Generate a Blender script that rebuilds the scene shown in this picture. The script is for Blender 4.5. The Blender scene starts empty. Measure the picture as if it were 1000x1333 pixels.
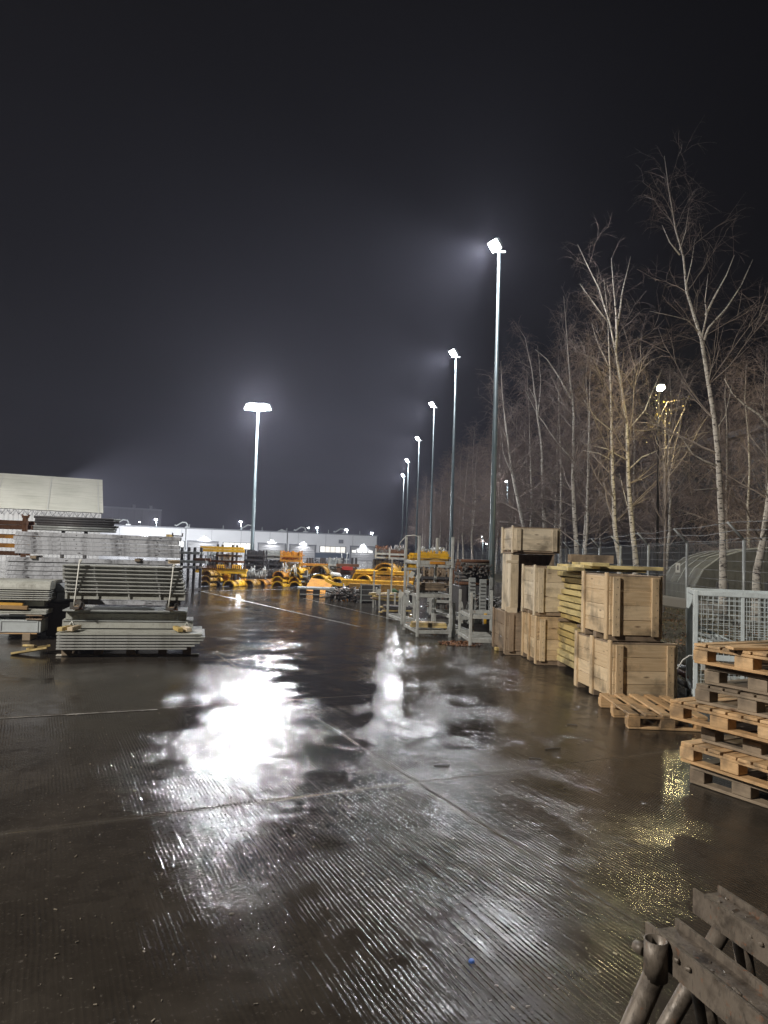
import bpy, math, random
from mathutils import Vector, Matrix
R = math.radians
rnd = random.Random(11)
sc = bpy.context.scene
COL = sc.collection

# ------------------------------------------------------------------ camera
PITCH, ROLL, FPX, EYE = R(3.34), R(1.9), 924.0, 1.6
fw = Vector((0, math.cos(PITCH), math.sin(PITCH)))
r0 = Vector((1, 0, 0)); u0 = r0.cross(fw)
rt = r0 * math.cos(ROLL) + u0 * math.sin(ROLL)
up = rt.cross(fw)
cam_d = bpy.data.cameras.new('camera')
cam = bpy.data.objects.new('camera', cam_d); COL.objects.link(cam)
M = Matrix((rt, up, -fw)).transposed().to_4x4()
M.translation = Vector((0, 0, EYE)); cam.matrix_world = M
cam_d.sensor_fit = 'VERTICAL'; cam_d.sensor_height = 36; cam_d.lens = 36 * FPX / 1333
cam_d.clip_start = 0.05; cam_d.clip_end = 2000
sc.camera = cam

def G(x, y, z=0.0):                       # where the sight line through a photo pixel meets height z
    d = fw + rt * ((x - 500) / FPX) - up * ((y - 666.5) / FPX)
    return Vector((0, 0, EYE)) + d * ((z - EYE) / d.z)
def P(x, y, D):                           # the same line at distance D
    d = fw + rt * ((x - 500) / FPX) - up * ((y - 666.5) / FPX)
    return Vector((0, 0, EYE)) + d * (D / d.y)

# ------------------------------------------------------------------ world, render, exposure
w = bpy.data.worlds.new('World'); sc.world = w; w.use_nodes = True
nt = w.node_tree; bg = nt.nodes['Background']
bg.inputs[0].default_value = (0.85, 0.86, 1.0, 1); bg.inputs[1].default_value = 0.0010
sc.view_settings.view_transform = 'Standard'; sc.view_settings.look = 'None'
sc.view_settings.exposure = 0.0; sc.view_settings.gamma = 1
sc.render.engine = 'CYCLES'
cy = sc.cycles
cy.use_denoising = True
try: cy.denoiser = 'OPENIMAGEDENOISE'
except Exception: pass
cy.max_bounces = 5; cy.diffuse_bounces = 2; cy.glossy_bounces = 3; cy.volume_bounces = 0
cy.transparent_max_bounces = 6; cy.transmission_bounces = 2
cy.sample_clamp_indirect = 4; cy.caustics_reflective = False; cy.caustics_refractive = False
cy.use_light_tree = True
try: cy.denoising_prefilter = 'ACCURATE'
except Exception: pass

def lamp(name, loc, power, color, radius=0.15, parent=None, spot=None, aim=None, blend=0.5):
    d = bpy.data.lights.new(name, 'SPOT' if spot else 'POINT')
    d.energy = power; d.color = color; d.shadow_soft_size = radius
    o = bpy.data.objects.new(name, d); COL.objects.link(o); o.location = loc
    if spot:
        d.spot_size = R(spot); d.spot_blend = blend
        o.rotation_euler = Vector(aim).to_track_quat('-Z', 'Y').to_euler()
    if parent: o.parent = parent
    return o

# ------------------------------------------------------------------ mesh builder
def rotz(a): return Matrix.Rotation(a, 3, 'Z')
def rot(rx=0, ry=0, rz=0): return (Matrix.Rotation(rz, 3, 'Z') @ Matrix.Rotation(ry, 3, 'Y') @ Matrix.Rotation(rx, 3, 'X'))
_SG = [(a, b, c) for a in (-1, 1) for b in (-1, 1) for c in (-1, 1)]
class MB:
    def __init__(s): s.v = []; s.f = []; s.uv = []; s.sm = []
    def face(s, idx, uvs=None, smooth=False):
        s.f.append(tuple(idx)); s.sm.append(smooth)
        s.uv.extend(uvs if uvs else [(s.v[i][0] + s.v[i][1], s.v[i][2]) for i in idx])
    def box(s, c, d, m=None, bev=0.0, jit=0.0):
        c = Vector(c); h = [max(abs(x) / 2, 1e-4) for x in d]
        if jit:
            c = c + Vector([rnd.uniform(-jit, jit) for _ in range(3)])
            j = rot(rnd.uniform(-jit, jit) * .6, rnd.uniform(-jit, jit) * .6, rnd.uniform(-jit, jit) * .6)
            m = j if m is None else m @ j
        L = h.index(max(h)); o1, o2 = [i for i in range(3) if i != L]
        ro = rnd.random() * 7
        def put(p):
            s.v.append(tuple(c + (m @ Vector(p) if m is not None else Vector(p))))
            return (p[L] + ro, p[o1] + p[o2] * 1.01 + ro)
        def add(ps, uvd, nrm):
            a, b, cc = [Vector(local[i]) for i in ps[:3]]
            if (b - a).cross(cc - a).dot(Vector(nrm)) < 0: ps = ps[::-1]
            s.face([base + i for i in ps], [uvd[i] for i in ps])
        base = len(s.v); local = []; uvd = []
        if bev <= 0:
            for g in _SG:
                p = (g[0] * h[0], g[1] * h[1], g[2] * h[2]); local.append(p); uvd.append(put(p))
            for a in range(3):
                for sg in (-1, 1):
                    b, c2 = [i for i in range(3) if i != a]
                    q = []
                    for sb, s2 in ((-1, -1), (1, -1), (1, 1), (-1, 1)):
                        g = [0, 0, 0]; g[a] = sg; g[b] = sb; g[c2] = s2
                        q.append(_SG.index(tuple(g)))
                    n = [0, 0, 0]; n[a] = sg
                    add(q, uvd, n)
        else:
            bev = min(bev, min(h) * .8); I = {}
            for g in _SG:
                for a in range(3):
                    p = tuple(g[i] * (h[i] if i == a else h[i] - bev) for i in range(3))
                    I[(g, a)] = len(local); local.append(p); uvd.append(put(p))
            for a in range(3):
                b, c2 = [i for i in range(3) if i != a]
                for sg in (-1, 1):
                    q = []
                    for sb, s2 in ((-1, -1), (1, -1), (1, 1), (-1, 1)):
                        g = [0, 0, 0]; g[a] = sg; g[b] = sb; g[c2] = s2; q.append(I[(tuple(g), a)])
                    n = [0, 0, 0]; n[a] = sg; add(q, uvd, n)
                for sb in (-1, 1):
                    for s2 in (-1, 1):
                        g0 = [0, 0, 0]; g0[b] = sb; g0[c2] = s2; g1 = list(g0); g0[a] = -1; g1[a] = 1
                        g0 = tuple(g0); g1 = tuple(g1); n = [0, 0, 0]; n[b] = sb; n[c2] = s2
                        add([I[(g0, b)], I[(g1, b)], I[(g1, c2)], I[(g0, c2)]], uvd, n)
            for g in _SG: add([I[(g, 0)], I[(g, 1)], I[(g, 2)]], uvd, g)
        return s
    def path(s, pts, rad, n=8, cap=True):
        pts = [Vector(p) for p in pts]
        if not isinstance(rad, (list, tuple)): rad = [rad] * len(pts)
        t = (pts[1] - pts[0]).normalized()
        a = t.orthogonal().normalized(); base = len(s.v); L = 0; ls = []; ro = rnd.random() * 7
        for i, p in enumerate(pts):
            if i: L += (p - pts[i - 1]).length
            ls.append(L + ro)
            d = (pts[min(i + 1, len(pts) - 1)] - pts[max(i - 1, 0)])
            if d.length > 1e-9: d.normalize()
            else: d = t
            a = (a - d * a.dot(d)); a = a.normalized() if a.length > 1e-6 else d.orthogonal().normalized()
            b = d.cross(a)
            for k in range(n):
                th = 2 * math.pi * k / n
                s.v.append(tuple(p + (a * math.cos(th) + b * math.sin(th)) * rad[i]))
        for i in range(len(pts) - 1):
            for k in range(n):
                k2 = (k + 1) % n
                w_ = 2 * math.pi * rad[0] / n
                s.face([base + i * n + k, base + i * n + k2, base + (i + 1) * n + k2, base + (i + 1) * n + k],
                       [(ls[i], k * w_), (ls[i], (k + 1) * w_), (ls[i + 1], (k + 1) * w_), (ls[i + 1], k * w_)], n > 4)
        if cap:
            s.face([base + k for k in range(n)][::-1]); s.face([base + (len(pts) - 1) * n + k for k in range(n)])
        return s
    def tube(s, a, b, r, r1=None, n=8, cap=True): return s.path([a, b], [r, r if r1 is None else r1], n, cap)
    def pipe(s, a, b, r, t=0.004, n=14):          # hollow tube
        a = Vector(a); b = Vector(b); d = (b - a).normalized(); x = d.orthogonal().normalized(); y = d.cross(x)
        base = len(s.v)
        for p, q in ((a, r), (b, r), (b, r - t), (a, r - t)):
            for k in range(n):
                th = 2 * math.pi * k / n; s.v.append(tuple(p + (x * math.cos(th) + y * math.sin(th)) * q))
        for i in range(4):
            j = (i + 1) % 4
            for k in range(n):
                k2 = (k + 1) % n
                s.face([base + i * n + k, base + i * n + k2, base + j * n + k2, base + j * n + k], None, True)
        return s
    def prism(s, prof, a, b, upv=(0, 0, 1)):      # closed 2-D profile (side, up) swept from a to b
        a = Vector(a); b = Vector(b); d = (b - a).normalized(); upv = Vector(upv)
        x = d.cross(upv).normalized(); z = x.cross(d); n = len(prof); base = len(s.v); ro = rnd.random() * 7
        for p in (a, b):
            for q in prof: s.v.append(tuple(p + x * q[0] + z * q[1]))
        L = (b - a).length
        area = sum(prof[i][0] * prof[(i + 1) % n][1] - prof[(i + 1) % n][0] * prof[i][1] for i in range(n))
        for i in range(n):
            j = (i + 1) % n
            q = [base + i, base + j, base + n + j, base + n + i]
            uu = [(ro, prof[i][1] + prof[i][0]), (ro, prof[j][1] + prof[j][0]), (ro + L, prof[j][1] + prof[j][0]), (ro + L, prof[i][1] + prof[i][0])]
            if area > 0: q = q[::-1]; uu = uu[::-1]
            s.face(q, uu)
        e0 = [base + i for i in range(n)]; e1 = [base + n + i for i in range(n)]
        if area > 0: s.face(e0); s.face(e1[::-1])
        else: s.face(e0[::-1]); s.face(e1)
        return s
    def quad(s, *p, uv=None):
        b = len(s.v); s.v.extend(tuple(x) for x in p); s.face(list(range(b, b + len(p))), uv); return s
    def build(s, name, mat, parent=None, **kw):
        me = bpy.data.meshes.new(name); me.from_pydata(s.v, [], s.f)
        ul = me.uv_layers.new(name='UVMap')
        ul.data.foreach_set('uv', [c for q in s.uv for c in q])
        me.polygons.foreach_set('use_smooth', s.sm)
        me.materials.append(mat); me.update()
        o = bpy.data.objects.new(name, me); COL.objects.link(o)
        if parent: o.parent = parent
        for k, v_ in kw.items(): o[k] = v_
        return o

def T(name, label, cat, loc=(0, 0, 0), rz=0.0, group=None):
    o = bpy.data.objects.new(name, None); COL.objects.link(o)
    o.location = loc; o.rotation_euler = (0, 0, rz); o.empty_display_size = .1
    o['label'] = label; o['category'] = cat; o['kind'] = 'thing'
    if group: o['group'] = group
    return o
def tag(o, label, cat, group=None, kind=None):
    o['label'] = label; o['category'] = cat; o['kind'] = kind or 'thing'
    if group: o['group'] = group
    return o
def setting(o): o['kind'] = 'structure'; return o
def dup(root, loc, rz=None, label=None, group=None):
    def cp(o, par):
        c = o.copy(); COL.objects.link(c); c.parent = par
        for ch in list(kids.get(o.name, [])): cp(ch, c)
        return c
    kids = {}
    def walk(o):
        for ch in o.children: kids.setdefault(o.name, []).append(ch); walk(ch)
    walk(root)
    r = cp(root, None); r.location = loc
    if rz is not None: r.rotation_euler = (0, 0, rz)
    if label: r['label'] = label
    if group: r['group'] = group
    return r

# ------------------------------------------------------------------ materials
class N:
    def __init__(s, name):
        s.m = bpy.data.materials.new(name); s.m.use_nodes = True; s.t = s.m.node_tree
        s.b = s.t.nodes['Principled BSDF']
    def n(s, typ, **kw):
        x = s.t.nodes.new(typ)
        for k, v in kw.items(): setattr(x, k, v)
        return x
    def l(s, a, b): s.t.links.new(a, b)
    def set(s, sock, v):
        if hasattr(v, 'is_linked') or hasattr(v, 'links'): s.l(v, sock)
        else: sock.default_value = v
    def math(s, op, a, b=0.0, c=None, clamp=False):
        x = s.n('ShaderNodeMath', operation=op); x.use_clamp = clamp
        s.set(x.inputs[0], a); s.set(x.inputs[1], b)
        if c is not None: s.set(x.inputs[2], c)
        return x.outputs[0]
    def ramp(s, f, a, b, lo=0.0, hi=1.0):
        x = s.n('ShaderNodeMapRange'); x.clamp = True
        s.set(x.inputs[0], f); s.set(x.inputs[1], a); s.set(x.inputs[2], b); s.set(x.inputs[3], lo); s.set(x.inputs[4], hi)
        return x.outputs[0]
    def mix(s, f, a, b, blend='MIX'):
        x = s.n('ShaderNodeMix', data_type='RGBA', blend_type=blend)
        s.set(x.inputs[0], f)
        s.set(x.inputs[6], a if not isinstance(a, tuple) else (*a[:3], 1)); s.set(x.inputs[7], b if not isinstance(b, tuple) else (*b[:3], 1))
        return x.outputs[2]
    def noise(s, vec, scale, detail=4, rough=.55, dist=0.0):
        x = s.n('ShaderNodeTexNoise'); 
        if vec is not None: s.l(vec, x.inputs['Vector'])
        x.inputs['Scale'].default_value = scale; x.inputs['Detail'].default_value = detail
        x.inputs['Roughness'].default_value = rough; x.inputs['Distortion'].default_value = dist
        return x.outputs['Fac']
    def coord(s, which='Object', scale=(1, 1, 1), rotv=(0, 0, 0), loc=(0, 0, 0)):
        tc = s.n('ShaderNodeTexCoord'); mp = s.n('ShaderNodeMapping')
        s.l(tc.outputs[which], mp.inputs[0]); mp.inputs['Scale'].default_value = scale
        mp.inputs['Rotation'].default_value = rotv; mp.inputs['Location'].default_value = loc
        return mp.outputs[0]
    def bump(s, h, strength=.3, dist=.01, nrm=None):
        x = s.n('ShaderNodeBump'); s.l(h, x.inputs['Height']); x.inputs['Strength'].default_value = strength
        x.inputs['Distance'].default_value = dist
        if nrm: s.l(nrm, x.inputs['Normal'])
        return x.outputs[0]
    def out(s, col=None, rough=None, metal=None, nrm=None, spec=None):
        if col is not None: s.set(s.b.inputs['Base Color'], (*col[:3], 1) if isinstance(col, tuple) else col)
        if rough is not None: s.set(s.b.inputs['Roughness'], rough)
        if metal is not None: s.set(s.b.inputs['Metallic'], metal)
        if nrm is not None: s.l(nrm, s.b.inputs['Normal'])
        if spec is not None: s.b.inputs['Specular IOR Level'].default_value = spec
        return s.m

def m_wood(name, c1, c2, grey=0.0, rough=.7, knots=True, wet=0.25, end=.5):
    k = N(name); isl = k.n('ShaderNodeNewGeometry').outputs['Random Per Island']
    g = k.coord('UV', (2.6, 42, 1)); gr = k.noise(g, 1.0, 5, .65, .6)
    g2 = k.coord('UV', (1.6, 7, 1)); br = k.noise(g2, 1.0, 3, .5, .9)
    f = k.math('ADD', k.math('MULTIPLY', gr, 1.15), k.math('MULTIPLY', isl, .5))
    f = k.math('ADD', f, k.math('MULTIPLY', k.math('SUBTRACT', k.n('ShaderNodeObjectInfo').outputs['Random'], .5), .5))
    f = k.ramp(f, .42, 1.15)
    col = k.mix(f, c1, c2)
    col = k.mix(k.ramp(br, .52, .75, 0, .55), col, tuple(x * .42 for x in c1))
    ob = k.coord('Object'); dn = k.noise(ob, 3.2, 6, .62)
    col = k.mix(k.ramp(dn, .50, .68, 0, .62 + grey), col, (.10, .08, .06))
    if knots:
        vo = k.n('ShaderNodeTexVoronoi'); k.l(k.coord('UV', (2.6, 9, 1)), vo.inputs['Vector']); vo.inputs['Scale'].default_value = 1
        kn = k.ramp(vo.outputs['Distance'], .05, .13, 1, 0)
        col = k.mix(k.math('MULTIPLY', kn, .75), col, (.10, .045, .02))
    fine = k.noise(k.coord('Object'), 60, 3)
    return k.out(col, k.ramp(dn, .3, .7, rough, rough - wet), 0, k.bump(k.math('ADD', gr, k.math('MULTIPLY', fine, .3)), .45, .004), .35)

def m_metal(name, c, dirt=(.09, .07, .055), amt=.5, rough=.45, metal=.0, sc_=4.0, rust=0.0, vary=.25):
    k = N(name); isl = k.n('ShaderNodeNewGeometry').outputs['Random Per Island']
    ob = k.coord('Object'); a = k.noise(ob, sc_, 7, .65); b = k.noise(k.coord('Object', (1, 1, .35)), sc_ * 6, 5, .6)
    col = k.mix(k.math('MULTIPLY', isl, vary), c, tuple(x * .45 for x in c))
    col = k.mix(k.ramp(a, .45, .72, 0, amt), col, dirt)
    col = k.mix(k.ramp(b, .55, .75, 0, amt * .8), col, tuple(x * .5 for x in dirt))
    if rust:
        r_ = k.noise(ob, sc_ * 2.7, 6, .7)
        col = k.mix(k.ramp(r_, .62 - .25 * rust, .74 - .2 * rust, 0, .9), col, (.20, .07, .025))
    return k.out(col, k.ramp(b, .3, .7, rough - .15, rough + .2), metal, k.bump(b, .25, .004))

def m_emit(name, c, s_):
    k = N(name); k.b.inputs['Base Color'].default_value = (.8, .8, .8, 1)
    k.b.inputs['Emission Color'].default_value = (*c, 1); k.b.inputs['Emission Strength'].default_value = s_
    return k.m

WOOD = m_wood('crate_wood', (.56, .40, .23), (.78, .62, .41))
WOODW = m_wood('pale_crate_wood', (.56, .46, .32), (.76, .66, .50))
WOODO = m_wood('old_wood', (.26, .19, .13), (.40, .31, .22), grey=.2)
PALW = m_wood('pallet_wood', (.50, .31, .15), (.74, .50, .27), grey=.2)
PALD = m_wood('grey_pallet_wood', (.22, .17, .12), (.34, .27, .19), grey=.3)
BEAM = m_wood('yellow_beam_wood', (.58, .46, .19), (.74, .62, .32), grey=.1)
BEAMD = m_wood('dirty_yellow_wood', (.50, .37, .13), (.68, .53, .24), grey=.25)
GALV = m_metal('galvanised_steel', (.42, .45, .45), amt=.45, rough=.45, metal=.25)
GALP = m_metal('stillage_grey_steel', (.53, .55, .53), amt=.5, rough=.5, metal=.1, rust=.12)
GALB = m_metal('pale_mesh_steel', (.70, .78, .80), amt=.3, rough=.45, metal=.1)
POLE = m_metal('lamp_pole_steel', (.10, .135, .145), amt=.35, rough=.42, metal=.4, sc_=1.2)
PLANK = m_metal('weathered_alu_plank', (.50, .52, .56), dirt=(.10, .10, .11), amt=1.0, rough=.5, metal=.2, sc_=5)
PANEL = m_metal('dusty_grey_panel', (.44, .45, .41), dirt=(.16, .15, .12), amt=.6, rough=.55, sc_=6)
PANELG = m_metal('ribbed_greenish_panel', (.44, .45, .43), dirt=(.10, .10, .075), amt=.6, rough=.5, sc_=6)
BINM = m_metal('pale_bin_steel', (.48, .52, .53), amt=.3, rough=.45)
DARK = m_metal('dark_steel', (.075, .075, .08), dirt=(.05, .035, .03), amt=.6, rough=.5)
RUST = m_metal('rusty_steel', (.17, .075, .035), dirt=(.07, .035, .02), amt=.7, rough=.75, sc_=9)
YEL = m_metal('yellow_paint', (.92, .53, .03), dirt=(.28, .15, .05), amt=.5, rough=.42, sc_=3, rust=.12)
ORA = m_metal('orange_paint', (.76, .34, .035), dirt=(.22, .10, .05), amt=.6, rough=.5, sc_=3, rust=.3)
REDP = m_metal('red_paint', (.55, .05, .04), amt=.3)
SPLAT = m_metal('cement_caked_steel', (.15, .125, .10), dirt=(.022, .016, .012), amt=1.0, rough=.48, metal=.25, sc_=16, rust=.08, vary=.1)
SCRAP = m_metal('scrap_steel', (.26, .26, .25), amt=.7, rough=.4, metal=.4, rust=.35, vary=.9)
WHITE = m_metal('white_strap', (.75, .75, .70), amt=.15)
HOUSE = m_metal('lamp_housing', (.30, .32, .33), amt=.3)

# ------------------------------------------------------------------ setting: yard, verge, painted lines, haze
GA = R(25.6)                                   # the slab grid of the yard
TU = Vector((math.cos(GA), math.sin(GA), 0)); TV = Vector((-math.sin(GA), math.cos(GA), 0))
def UV2(u, v, z=0): return TU * u + TV * v + Vector((0, 0, z))

def yard_material():
    k = N('wet_ribbed_concrete'); ob = k.coord('Object', rotv=(0, 0, -GA))
    sep = k.n('ShaderNodeSeparateXYZ'); k.l(ob, sep.inputs[0]); U, V = sep.outputs[0], sep.outputs[1]
    wob = k.noise(ob, 1.3, 3)
    uu = k.math('ADD', U, k.math('MULTIPLY', k.math('SUBTRACT', wob, .5), .05))
    rib = k.math('SINE', k.math('MULTIPLY', uu, 2 * math.pi / .023))
    # the streaks must follow the slab grid: rotate first, then stretch
    mp = k.n('ShaderNodeMapping'); k.l(ob, mp.inputs[0]); mp.inputs['Scale'].default_value = (44, 1.4, 1)
    strk = k.noise(mp.outputs[0], 1.0, 3, .6)
    big = k.noise(ob, .42, 5, .6, .3)                     # wet / standing water patches
    mid = k.noise(ob, 1.7, 6, .62, .4)
    fine_ = k.noise(ob, 7.5, 5, .65, .5)
    grit = k.noise(ob, 42, 4, .7)
    grit2 = k.noise(ob, 130, 2, .7)
    worn = k.ramp(k.noise(ob, .9, 6, .65), .38, .54, .12, 1.0)      # where the ribs are worn away
    jt = lambda co, off, per, wd: k.ramp(k.math('ABSOLUTE', k.math('SUBTRACT', k.math('FRACT', k.math('ADD', k.math('DIVIDE', k.math('SUBTRACT', co, off), per), .5)), .5)), 0, wd / per, 1, 0)
    jw = k.math('ADD', U, k.math('MULTIPLY', k.math('SUBTRACT', k.noise(ob, 6, 3), .5), .02))
    jv = k.math('ADD', V, k.math('MULTIPLY', k.math('SUBTRACT', k.noise(ob, 5, 3), .5), .02))
    joint = k.math('MAXIMUM', jt(jw, 2.47, 6.2, .010), jt(jv, 4.47, 2.9, .008))
    joint = k.math('MULTIPLY', joint, k.ramp(fine_, .38, .55, .25, 1.0))
    jedge = k.math('MAXIMUM', jt(jw, 2.47, 6.2, .09), jt(jv, 4.47, 2.9, .06))
    col = k.mix(k.ramp(mid, .3, .7), (.028, .0235, .0185), (.056, .048, .039))
    col = k.mix(k.ramp(big, .42, .62, 0, .7), col, (.024, .020, .016))
    col = k.mix(k.ramp(fine_, .48, .66, 0, .45), col, (.018, .015, .012))
    col = k.mix(k.ramp(grit, .60, .72, 0, .6), col, (.15, .135, .115))
    col = k.mix(k.math('MULTIPLY', jedge, .25), col, (.13, .115, .095))
    col = k.mix(k.math('MULTIPLY', joint, .7), col, (.02, .016, .012))
    pud = k.ramp(k.math('ADD', k.math('ADD', k.math('MULTIPLY', big, .42), k.math('MULTIPLY', mid, .36)), k.math('MULTIPLY', fine_, .22)), .47, .56)
    rough = k.ramp(k.math('ADD', k.math('MULTIPLY', mid, .35), k.math('ADD', k.math('MULTIPLY', fine_, .35), k.math('MULTIPLY', grit, .3))), .38, .62, .045, .14)
    rough = k.math('MULTIPLY', rough, k.ramp(k.noise(ob, .75, 5, .62), .40, .52, 1.9, 1.0))
    rough = k.math('MULTIPLY', rough, k.ramp(pud, 0, 1, 1.0, .30))
    ribamp = k.math('MULTIPLY', k.math('MULTIPLY', worn, k.ramp(pud, 0, 1, 1, .12)), k.ramp(strk, .32, .68, .25, 1.0))
    far = k.ramp(V, 8, 15, 1, .62)                         # the far slabs are trafficked smooth
    h = k.math('MULTIPLY', rib, k.math('MULTIPLY', k.math('MULTIPLY', k.math('MULTIPLY', ribamp, far), k.ramp(fine_, .36, .60, .35, 1.1)), .0016))
    h = k.math('ADD', h, k.math('MULTIPLY', strk, .0016))
    gm = k.math('MULTIPLY', k.ramp(pud, 0, 1, 1, .2), far)
    h = k.math('ADD', h, k.math('MULTIPLY', k.math('MULTIPLY', grit, gm), .0019))
    h = k.math('ADD', h, k.math('ADD', k.math('MULTIPLY', mid, .0034), k.math('MULTIPLY', k.math('MULTIPLY', fine_, far), .0013)))
    h = k.math('SUBTRACT', h, k.math('MULTIPLY', joint, .003))
    bp = k.n('ShaderNodeBump'); k.l(h, bp.inputs['Height']); bp.inputs['Strength'].default_value = 1.0; bp.inputs['Distance'].default_value = 1.0
    k.b.inputs['IOR'].default_value = 1.33
    return k.out(col, rough, 0, bp.outputs[0], .34)

GEDGE = [(4.25, -40), (4.25, 8), (4.05, 14), (5.2, 24), (7.2, 40), (9.5, 80), (11, 140), (13, 300)]   # right edge of the concrete
g = MB()
left = [(-230, y) for _, y in GEDGE]
for i in range(len(GEDGE) - 1):
    g.quad((left[i][0], left[i][1], 0), (GEDGE[i][0], GEDGE[i][1], 0), (GEDGE[i + 1][0], GEDGE[i + 1][1], 0), (left[i + 1][0], left[i + 1][1], 0))
YARD = yard_material()
setting(g.build('yard_ground', YARD))

def verge_material():
    k = N('litter_grass_soil'); ob = k.coord('Object'); a = k.noise(ob, 2.2, 7, .65); b = k.noise(ob, 22, 5, .7)
    col = k.mix(k.ramp(a, .35, .65), (.055, .05, .025), (.10, .085, .04)); col = k.mix(k.ramp(b, .48, .68), col, (.17, .13, .07))
    return k.out(col, .85, 0, k.bump(b, .9, .05))
g = MB(); n = 40
def vz(x, y, ex):
    t = max(0, min(1, (x - ex) / 3.0))
    return .02 + .16 * t + .05 * math.sin(x * 1.7 + y * .9) * t + .04 * math.sin(y * 2.3 + x) * t
rows = []
ys = [-40, -10, 0, 3, 5, 6, 7, 8, 9, 10, 11, 12, 13, 14, 16, 18, 20, 22, 24, 28, 32, 36, 40, 50, 65, 80, 110, 140, 200, 300]
def edge_x(y):
    for (xa, ya), (xb, yb) in zip(GEDGE, GEDGE[1:]):
        if ya <= y <= yb: return xa + (xb - xa) * (y - ya) / (yb - ya)
for y in ys:
    ex = edge_x(y); rows.append([(ex + o, y, (-.02 if j == 0 else vz(ex + o, y, ex))) for j, o in enumerate([0, .06, .4, .9, 1.5, 2.2, 3, 4, 5, 6.5, 8, 10, 14, 20, 40, 90, 160])])
for a, b in zip(rows, rows[1:]):
    for j in range(len(a) - 1): g.quad(a[j], a[j + 1], b[j + 1], b[j])
g.sm = [True] * len(g.sm)
setting(g.build('verge_ground', verge_material()))

# painted lines on the yard, thin sheets 4 mm up, worn at the edges by their material
def m_line():
    k = N('worn_white_paint'); ob = k.coord('Object'); a = k.noise(ob, 5, 7, .7)
    col = k.mix(k.ramp(a, .42, .6), (.34, .33, .31), (.08, .07, .06))
    return k.out(col, k.ramp(a, .4, .6, .2, .34), 0, k.bump(k.noise(ob, 40, 3), .5, .006))
LINEM = m_line()
def strip(a, b, wd):
    a = Vector(a); b = Vector(b); d = (b - a).normalized(); s_ = Vector((-d.y, d.x, 0)) * wd / 2; m = MB(); z = Vector((0, 0, .004))
    k = max(2, int((b - a).length / .8)); e = []
    for i in range(k + 1):
        p = a.lerp(b, i / k); j = 1 + rnd.uniform(-.25, .2)
        e.append((p - s_ * j + z, p + s_ * j + z))
    for (p, q), (p2, q2) in zip(e, e[1:]): m.quad(p, p2, q2, q)
    return setting(m.build('painted_line', LINEM))
strip(G(236, 764), G(468, 816), .10)
strip(G(395, 779), G(596, 826), .06)
strip(G(205, 771), G(420, 766), .16)
strip(G(0, 935.5), G(205, 924), .035)

# ------------------------------------------------------------------ flood-light poles and their lamps
LENS = m_emit('floodlight_lens', (.93, .96, 1.0), 60)
LENSS = m_emit('far_lens', (.95, .97, 1.0), 40)
COOL = (.96, .97, 1.0)
def pole(H, heads, label, loc, rz=0, group=None, power=3000, r=(.125, .055), lcol=COOL, lens=None):
    t = T('floodlight_pole', label, 'light pole', loc, rz, group)
    MB().path([(0, 0, 0), (0, 0, 1.9), (0, 0, 1.92), (0, 0, H)], [r[0], r[0] * .97, r[0] * .88, r[1]], 14).build('pole_shaft', POLE, t)
    b = MB(); b.box((0, 0, .012), (.42, .42, .024), bev=.004)
    for sx in (-1, 1):
        for sy in (-1, 1): b.tube((sx * .16, sy * .16, .02), (sx * .16, sy * .16, .07), .018, n=6)
    b.build('base_plate', POLE, t)
    MB().box((0, -r[0] - .002, .75), (.11, .02, .34), bev=.006).build('access_hatch', HOUSE, t)
    bar = MB(); ext = max([abs(h[0]) for h in heads] + [.15])
    bar.box((0, 0, H - .05), (2 * ext + .12, .07, .07), bev=.01); bar.build('crossbar', HOUSE, t)
    for (x, y, az, tilt, sz) in heads:
        m = rot(0, 0, az) @ rot(tilt, 0, 0)            # lens normal is local -z, tilted forward
        c = Vector((x, y, H + .13))
        h = MB(); h.box(c + m @ Vector((0, 0, .05)), (sz * 1.05, sz * .85, .10), m, bev=.02)
        for q in range(5): h.box(c + m @ Vector(((q - 2) * sz * .2, 0, .12)), (.012, sz * .7, .05), m)
        h.tube((x, y, H - .05), tuple(c + m @ Vector((0, 0, .1))), .022, n=6)
        hd = h.build('floodlight_head', HOUSE, t)
        MB().box(c + m @ Vector((0, 0, -.012)), (sz * .96, sz * .76, .02), m).build('lens', lens or LENS, hd)
    if power:
        cc = Vector((0, 0, 0))
        for h in heads: 
            m = rot(0, 0, h[2]) @ rot(h[3], 0, 0); cc += Vector((h[0], h[1], H + .13)) + m @ Vector((0, 0, -.30))
        lamp('flood_lamp', cc / len(heads), power, lcol, .16, t)
    return t
pg = 'floodlight poles along the right side of the yard'
tops = [(650, 322), (594, 461), (565.5, 527.5), (546, 571.5), (532, 600), (526, 619)]
ords = ['tall grey floodlight pole nearest the camera, rising beside the stacked crates', 'second nearest floodlight pole of the right row, rising behind the stillage tower',
        'third floodlight pole from the camera in the row receding along the trees', 'fourth floodlight pole of the receding row, left of the bare trees',
        'fifth floodlight pole, second farthest of the receding right row', 'farthest and shortest looking floodlight pole of the receding right row']
POLES = []
for i, (x, y) in enumerate(tops):
    p = G(x, y, 12.1); POLES.append(p)
    sz = .46
    pole(12, [(-.16, -.05, R(-62), R(-52), sz)], ords[i], (p.x, p.y, 0), 0, pg, power=[1700, 850, 500, 500, 800, 1000][i], r=(.11, .045))
    lamp('flood_lamp', (p.x - .24, p.y - .09, 12.06), [13000, 11000, 8000, 7000, 6000, 6000][i], COOL, .16, None, spot=134, aim=(-.85, .22, -.48), blend=1.0)
LP = G(336.5, 529, 10.6)
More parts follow.
